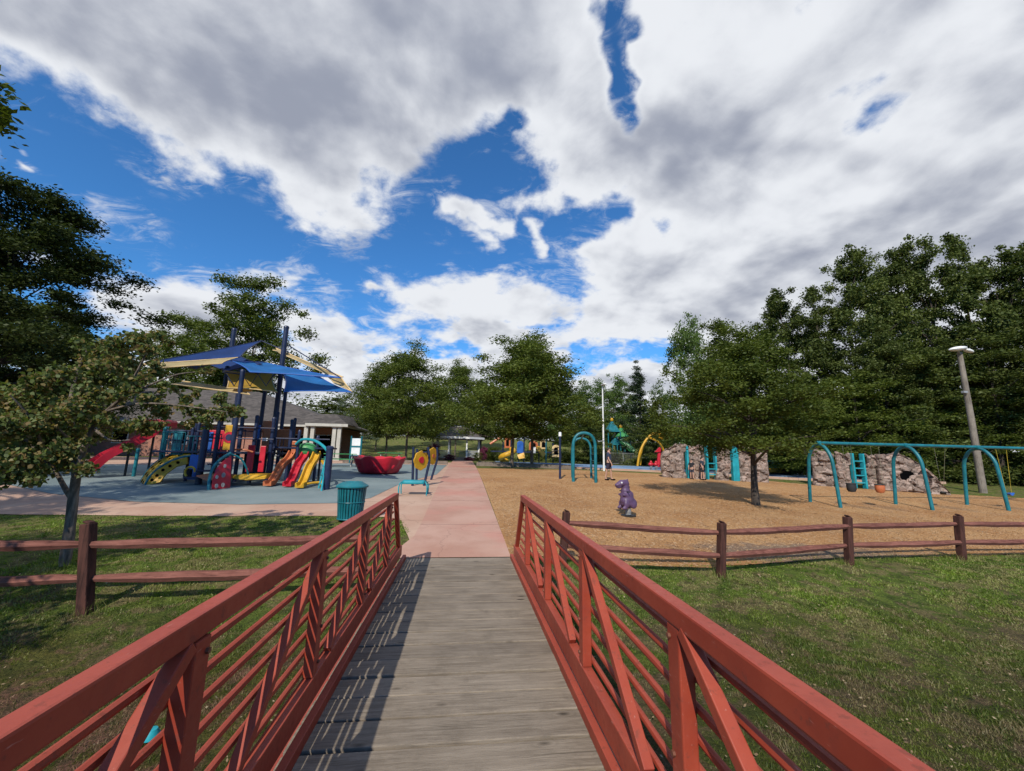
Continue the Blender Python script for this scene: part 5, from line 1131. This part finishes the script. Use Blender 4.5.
# big dark trees at the left edge
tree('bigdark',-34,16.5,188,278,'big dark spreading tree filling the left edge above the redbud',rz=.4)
tree('woods3',30,27,300,130,'dark tree behind the redbud at the left edge, lower than the big spreading one',rz=2)
tree('woods2',-30,30,330,150,'dense dark tree at the far left edge behind the play area',rz=1.2)
tree('woods1',95,40,345,80,'dark tree behind the long red slide',rz=3)
tree('locust',375,62,395,60,'distant rounded tree above the information sign',rz=.2)
tree('woods2',330,75,400,70,'distant tree behind the ridge of the brick building roof',rz=.9)
# tall tree outside the frame at upper left: its branch tips reach into the picture, its shade falls on the paving
def overhang_tree():
    x,y=-12.6,5.6; b=Vector((x,y,T(x,y))); t=thing('tree','tall tree at the upper left corner whose branch tips reach into the frame','tree',b); r=random.Random(8); m=MB()
    tr=arc([b-Vector((0,0,.2)),b+Vector((.1,0,3)),b+Vector((-.1,.2,6.5)),b+Vector((0,0,10.5))],6); k=len(tr); m.tube(tr,[.27*(1-.75*i/k) for i in range(k)],12)
    C=[];R=[]
    for i in range(110):
        a=r.uniform(0,6.28); u=r.random(); q=3.4*(1-(2*u-1)**2)**.5*r.random()**.5; c=Vector((q*cos(a)*.9-.6,q*sin(a)-.8,4.6+u*7.0)); 
        if c.x>1.2: c.x=1.2-r.random()
        C.append(tuple(c)); s=r.uniform(.45,.8); R.append((s,s*.5))
        if i%3==0: p=tr[min(k-1,int(k*(.35+.5*u)))]; e=b+c; q=arc([p,p.lerp(e,.5)+Vector((0,0,.25)),e],4); m.tube(q,[.06*(1-.8*j/len(q)) for j in range(len(q))],6)
    elb=tr[int(k*.5)].lerp(at(-60,110,7.4),.62)+Vector((0,0,.3)); q=arc([tr[int(k*.5)],tr[int(k*.5)].lerp(elb,.5)+Vector((0,0,.35)),elb],5); m.tube(q,[.09*(1-.5*j/len(q)) for j in range(len(q))],8)
    for px,py,s in((-14,78,.5),(-8,96,.45),(1,86,.22),(4,118,.26),(-12,122,.5),(-30,100,.6),(-6,108,.35)):
        e=at(px,py,7.6); C.append(tuple(e-b)); R.append((s*.8,s*.4)); q=arc([elb,elb.lerp(e,.5)+Vector((0,r.uniform(-.2,.2),r.uniform(0,.2))),e],5); m.tube(q,[.035*(1-.85*j/len(q)) for j in range(len(q))],6)
    m.build('trunk',M['bark'],t,smooth=True); V=leaves_np(C,R,26000,.15,77,.5,.5); me=nmesh('crown',V,M['leafA'],4); o=bpy.data.objects.new('crown',me); COL.objects.link(o); o.parent=t
overhang_tree()
tree('locust',-900,.6,60,400,'unseen broad locust tree added at far left, outside the frame, to shade the grass by the fence',x=-9.6,H=8.0).scale=(.62,.62,.85)  # unseen tree, added so that its crown shades the left grass
# middle background
BG='trees along the far edge of the park'
for i,(k,px,Y,top,w,lab) in enumerate([('light',584,52,382,54,'light green tree just left of the slim white light pole'),('light',612,55,376,50,'light green tree just right of the slim white light pole'),('conifer',640,44,366,50,'dark pointed conifer behind the yellow climbing frame'),
  ('woods2',624,60,384,56,'mid green rounded tree between the white pole and the pointed conifer'),('light',664,58,386,44,'pale tree right of the pointed conifer'),('light',560,58,388,50,'light green tree half hidden behind the right bed tree'),('woods2',655,38,410,50,'low dark tree right behind the yellow climbing frame'),
  ('woods1',480,66,385,60,'distant dark tree above the gazebo cupola'),('woods3',590,42,405,60,'low bushy dark tree behind the teal double arch'),('light',432,70,392,60,'distant light tree left of the gazebo')]): tree(k,px,Y,top,w,lab,rz=i*1.3)
# woods on the right
tree('woods4',728,28,322,92,'upright leafy tree at the left end of the right-hand woods, beside the pale sky gap',rz=.6)
tree('light',694,25,317,64,'lighter yellow-green tree just left of the small locust standing on the mulch',rz=2.2)
W='trees of the dark woods behind the swings'
wl='tall dark tree in the dense woods behind the swing frame and rock wall'
for i,(k,px,Y,top,w) in enumerate([('woods3',742,33,350,76),('woods1',792,30,300,96),('woods2',832,28.5,296,96),('woods1',872,27.5,261,104),('woods3',908,30,260,96),('woods1',948,27,250,108),('woods2',992,26.5,248,110),('woods1',1036,25,262,120),('woods3',1000,22.5,330,130),('woods3',925,24.5,345,120),('woods4',858,24.5,375,110),('woods4',806,25,385,100),('woods2',1075,24,252,140),('woods3',1120,20,300,150),('woods4',960,23.5,392,90),('woods3',893,25,330,80),('woods2',770,31,400,80)]):
    tree(k,px,Y,top,w,wl,W,rz=i*1.7+.3)
# undergrowth and far tree mass
def leaf_band(name,label,pts,h,d,n,L,leaf,seed,cat):
    r=np.random.default_rng(seed); C=[];R=[]
    for a,b in zip(pts,pts[1:]):
        k=max(2,int(hypot(b[0]-a[0],b[1]-a[1])/1.1))
        for i in range(k):
            t=i/k; x=a[0]+(b[0]-a[0])*t; y=a[1]+(b[1]-a[1])*t
            for j in range(3): hh=h*r.uniform(.25,1)*(.7+.3*sin(x*.9)); C.append((x+r.normal(0,.5),y+r.uniform(0,d),T(x,y)+hh*.55)); R.append((h*.42*r.uniform(.7,1.2),hh*.55))
    V=leaves_np(C,R,n,L,seed); me=nmesh(name,V,M[leaf],4); o=bpy.data.objects.new(name,me); COL.objects.link(o); tag(o,label,cat,kind='stuff')
leaf_band('undergrowth','dark undergrowth along the foot of the woods on the right',[(19,33.5),(24,28),(29,23.5),(36,20.5),(48,18)],2.8,3,52000,.2,'leafB',201,'undergrowth')
leaf_band('hedge','dark bushes along the far side of the blue play surface',[(3,46),(12,45),(22,41),(24,36)],2.2,3,30000,.2,'leafB',202,'bushes')
leaf_band('hedge','dark bushes behind the left play area and redbud',[(-50,33),(-38,31),(-30,34)],2.6,3,16000,.22,'leafB',203,'bushes')
leaf_band('far_woods','distant dark tree line along the horizon',[(-110,95),(-60,100),(-20,105),(20,100),(60,85),(95,60)],13,8,80000,.7,'leafB',204,'woods')
for i,(px,Y,top,w,lab) in enumerate([(450,40.6,454.5,14,'magenta flower bush at the left foot of the gazebo'),(484,42,447,11,'magenta flowering shrub right of the gazebo'),(434,41,444,16,'magenta flowering shrub left of the gazebo'),(469,41,457,12,'low magenta flowers at the gazebo steps')]): tree('flower',px,Y,top,w,lab,rz=i,name='flowering_bush',cat='flowering bush')
for i,(px,Y,top,w,lab) in enumerate([(494,43,448,22,'green shrub left of the orange far play structure'),(478,41.5,453,12,'dark green shrub at the right gazebo post'),(423,44,450,26,'green shrub behind the yellow play panels')]): tree('shrub',px,Y,top,w,lab,rz=i,name='shrub',cat='shrub')
# ------------------------------------------------------------------ redbud by the left fence
def redbud():
    Y0=6.7; b=Vector((-5.55,6.75,T(-5.55,6.75))); t=thing('redbud_tree','small redbud tree with browning drooping leaves and a pale forked trunk by the left fence','tree',b); m=MB()
    def limb(pts,r0,r1):
        q=arc([at(*p) for p in pts],6); k=len(q); m.tube(q,[r0+(r1-r0)*(i/k)**.8 for i in range(k)],9)
    m.tube(arc([b-Vector((0,0,.15)),at(69,535,6.72),at(73,500,6.7),at(76,478,6.65)],6),[.09]*2+[.066]*5+[.06]*6+[.055]*6,12)
    limb([(73,500,6.7),(66,490,6.75),(57,474,6.8),(48,462,6.85),(25,440,6.9),(2,418,7.0),(-25,405,7)],.040,.012)
    limb([(76,478,6.65),(82,455,6.6),(93,428,6.55),(107,411,6.5),(122,397,6.4),(138,370,6.3),(150,345,6.2)],.045,.010)
    limb([(76,478,6.65),(74,440,6.8),(70,405,7.0),(78,370,7.1),(90,345,7.1)],.05,.010)
    limb([(107,411,6.5),(135,404,6.3),(165,404,6.2),(200,408,6.1),(228,412,6.0)],.020,.004)
    limb([(48,462,6.85),(40,440,6.4),(28,415,6.1),(10,395,5.9)],.03,.006); limb([(93,428,6.55),(110,440,6.2),(130,440,6.0)],.022,.005)
    limb([(122,397,6.4),(150,385,6.3),(175,375,6.2),(195,372,6.2)],.022,.005); limb([(82,455,6.6),(60,430,6.1),(45,420,5.9)],.022,.005)
    m.build('trunk',M['barkl'],t,smooth=True)
    cl=[]; r=random.Random(4)
    dense=[(5,470,22),(20,455,24),(45,458,20),(70,462,16),(80,455,11),(0,430,24),(30,430,24),(60,435,22),(90,440,9),(15,400,22),(45,405,22),(75,405,22),(100,395,18),(35,380,16),(60,375,18),(90,370,18),(120,372,16),(115,350,16),(135,340,14),(146,350,13),(152,368,11),(135,385,15),(120,400,14),(150,400,13),(170,388,8),(185,400,9),(165,410,12),(140,425,12),(155,430,10),(128,425,10),(200,410,11),(218,412,11),(235,416,8),(190,418,9),(210,425,7),(100,415,7),(80,470,8),(128,448,6),(100,350,10),(155,335,8),(170,345,6),(195,392,6),(220,398,9),(30,475,10),(-20,440,26),(-20,400,22),(75,345,8),(205,375,8)]
    for px,py,s in dense:
        for _ in range(3):
            Y=6.6+r.uniform(-.8,.7)*(1 if px<130 else .5); p=at(px+r.gauss(0,s*.4),py+r.gauss(0,s*.38),Y); q=s/FPX*Y*.62; cl.append((p,q))
    C=[tuple(p-b) for p,q in cl]; R=[(q,q*.75) for p,q in cl]
    for nm,mat,n,sd in(('leaves','leafD',14500,301),('dry_leaves','leafE',7500,302)):
        V=leaves_np(C,R,n,.052,sd,asp=.8,updir=.3,droop=.7); c0=V.mean(1,keepdims=True); u=(V[:,2:3]-V[:,0:1])/2; v=(V[:,3:4]-V[:,1:2])/2; fold=np.cross(u,v); fold*=.35/(np.linalg.norm(fold,axis=2,keepdims=True)+1e-9)*.03
        V=np.concatenate([c0-u,c0-u*.55-v*.8+fold,c0+u*.25-v+fold,c0+u*1.1,c0+u*.25+v+fold,c0-u*.55+v*.8+fold],1); me=nmesh(nm,V,M[mat],6); o=bpy.data.objects.new(nm,me); COL.objects.link(o); o.parent=t
redbud()
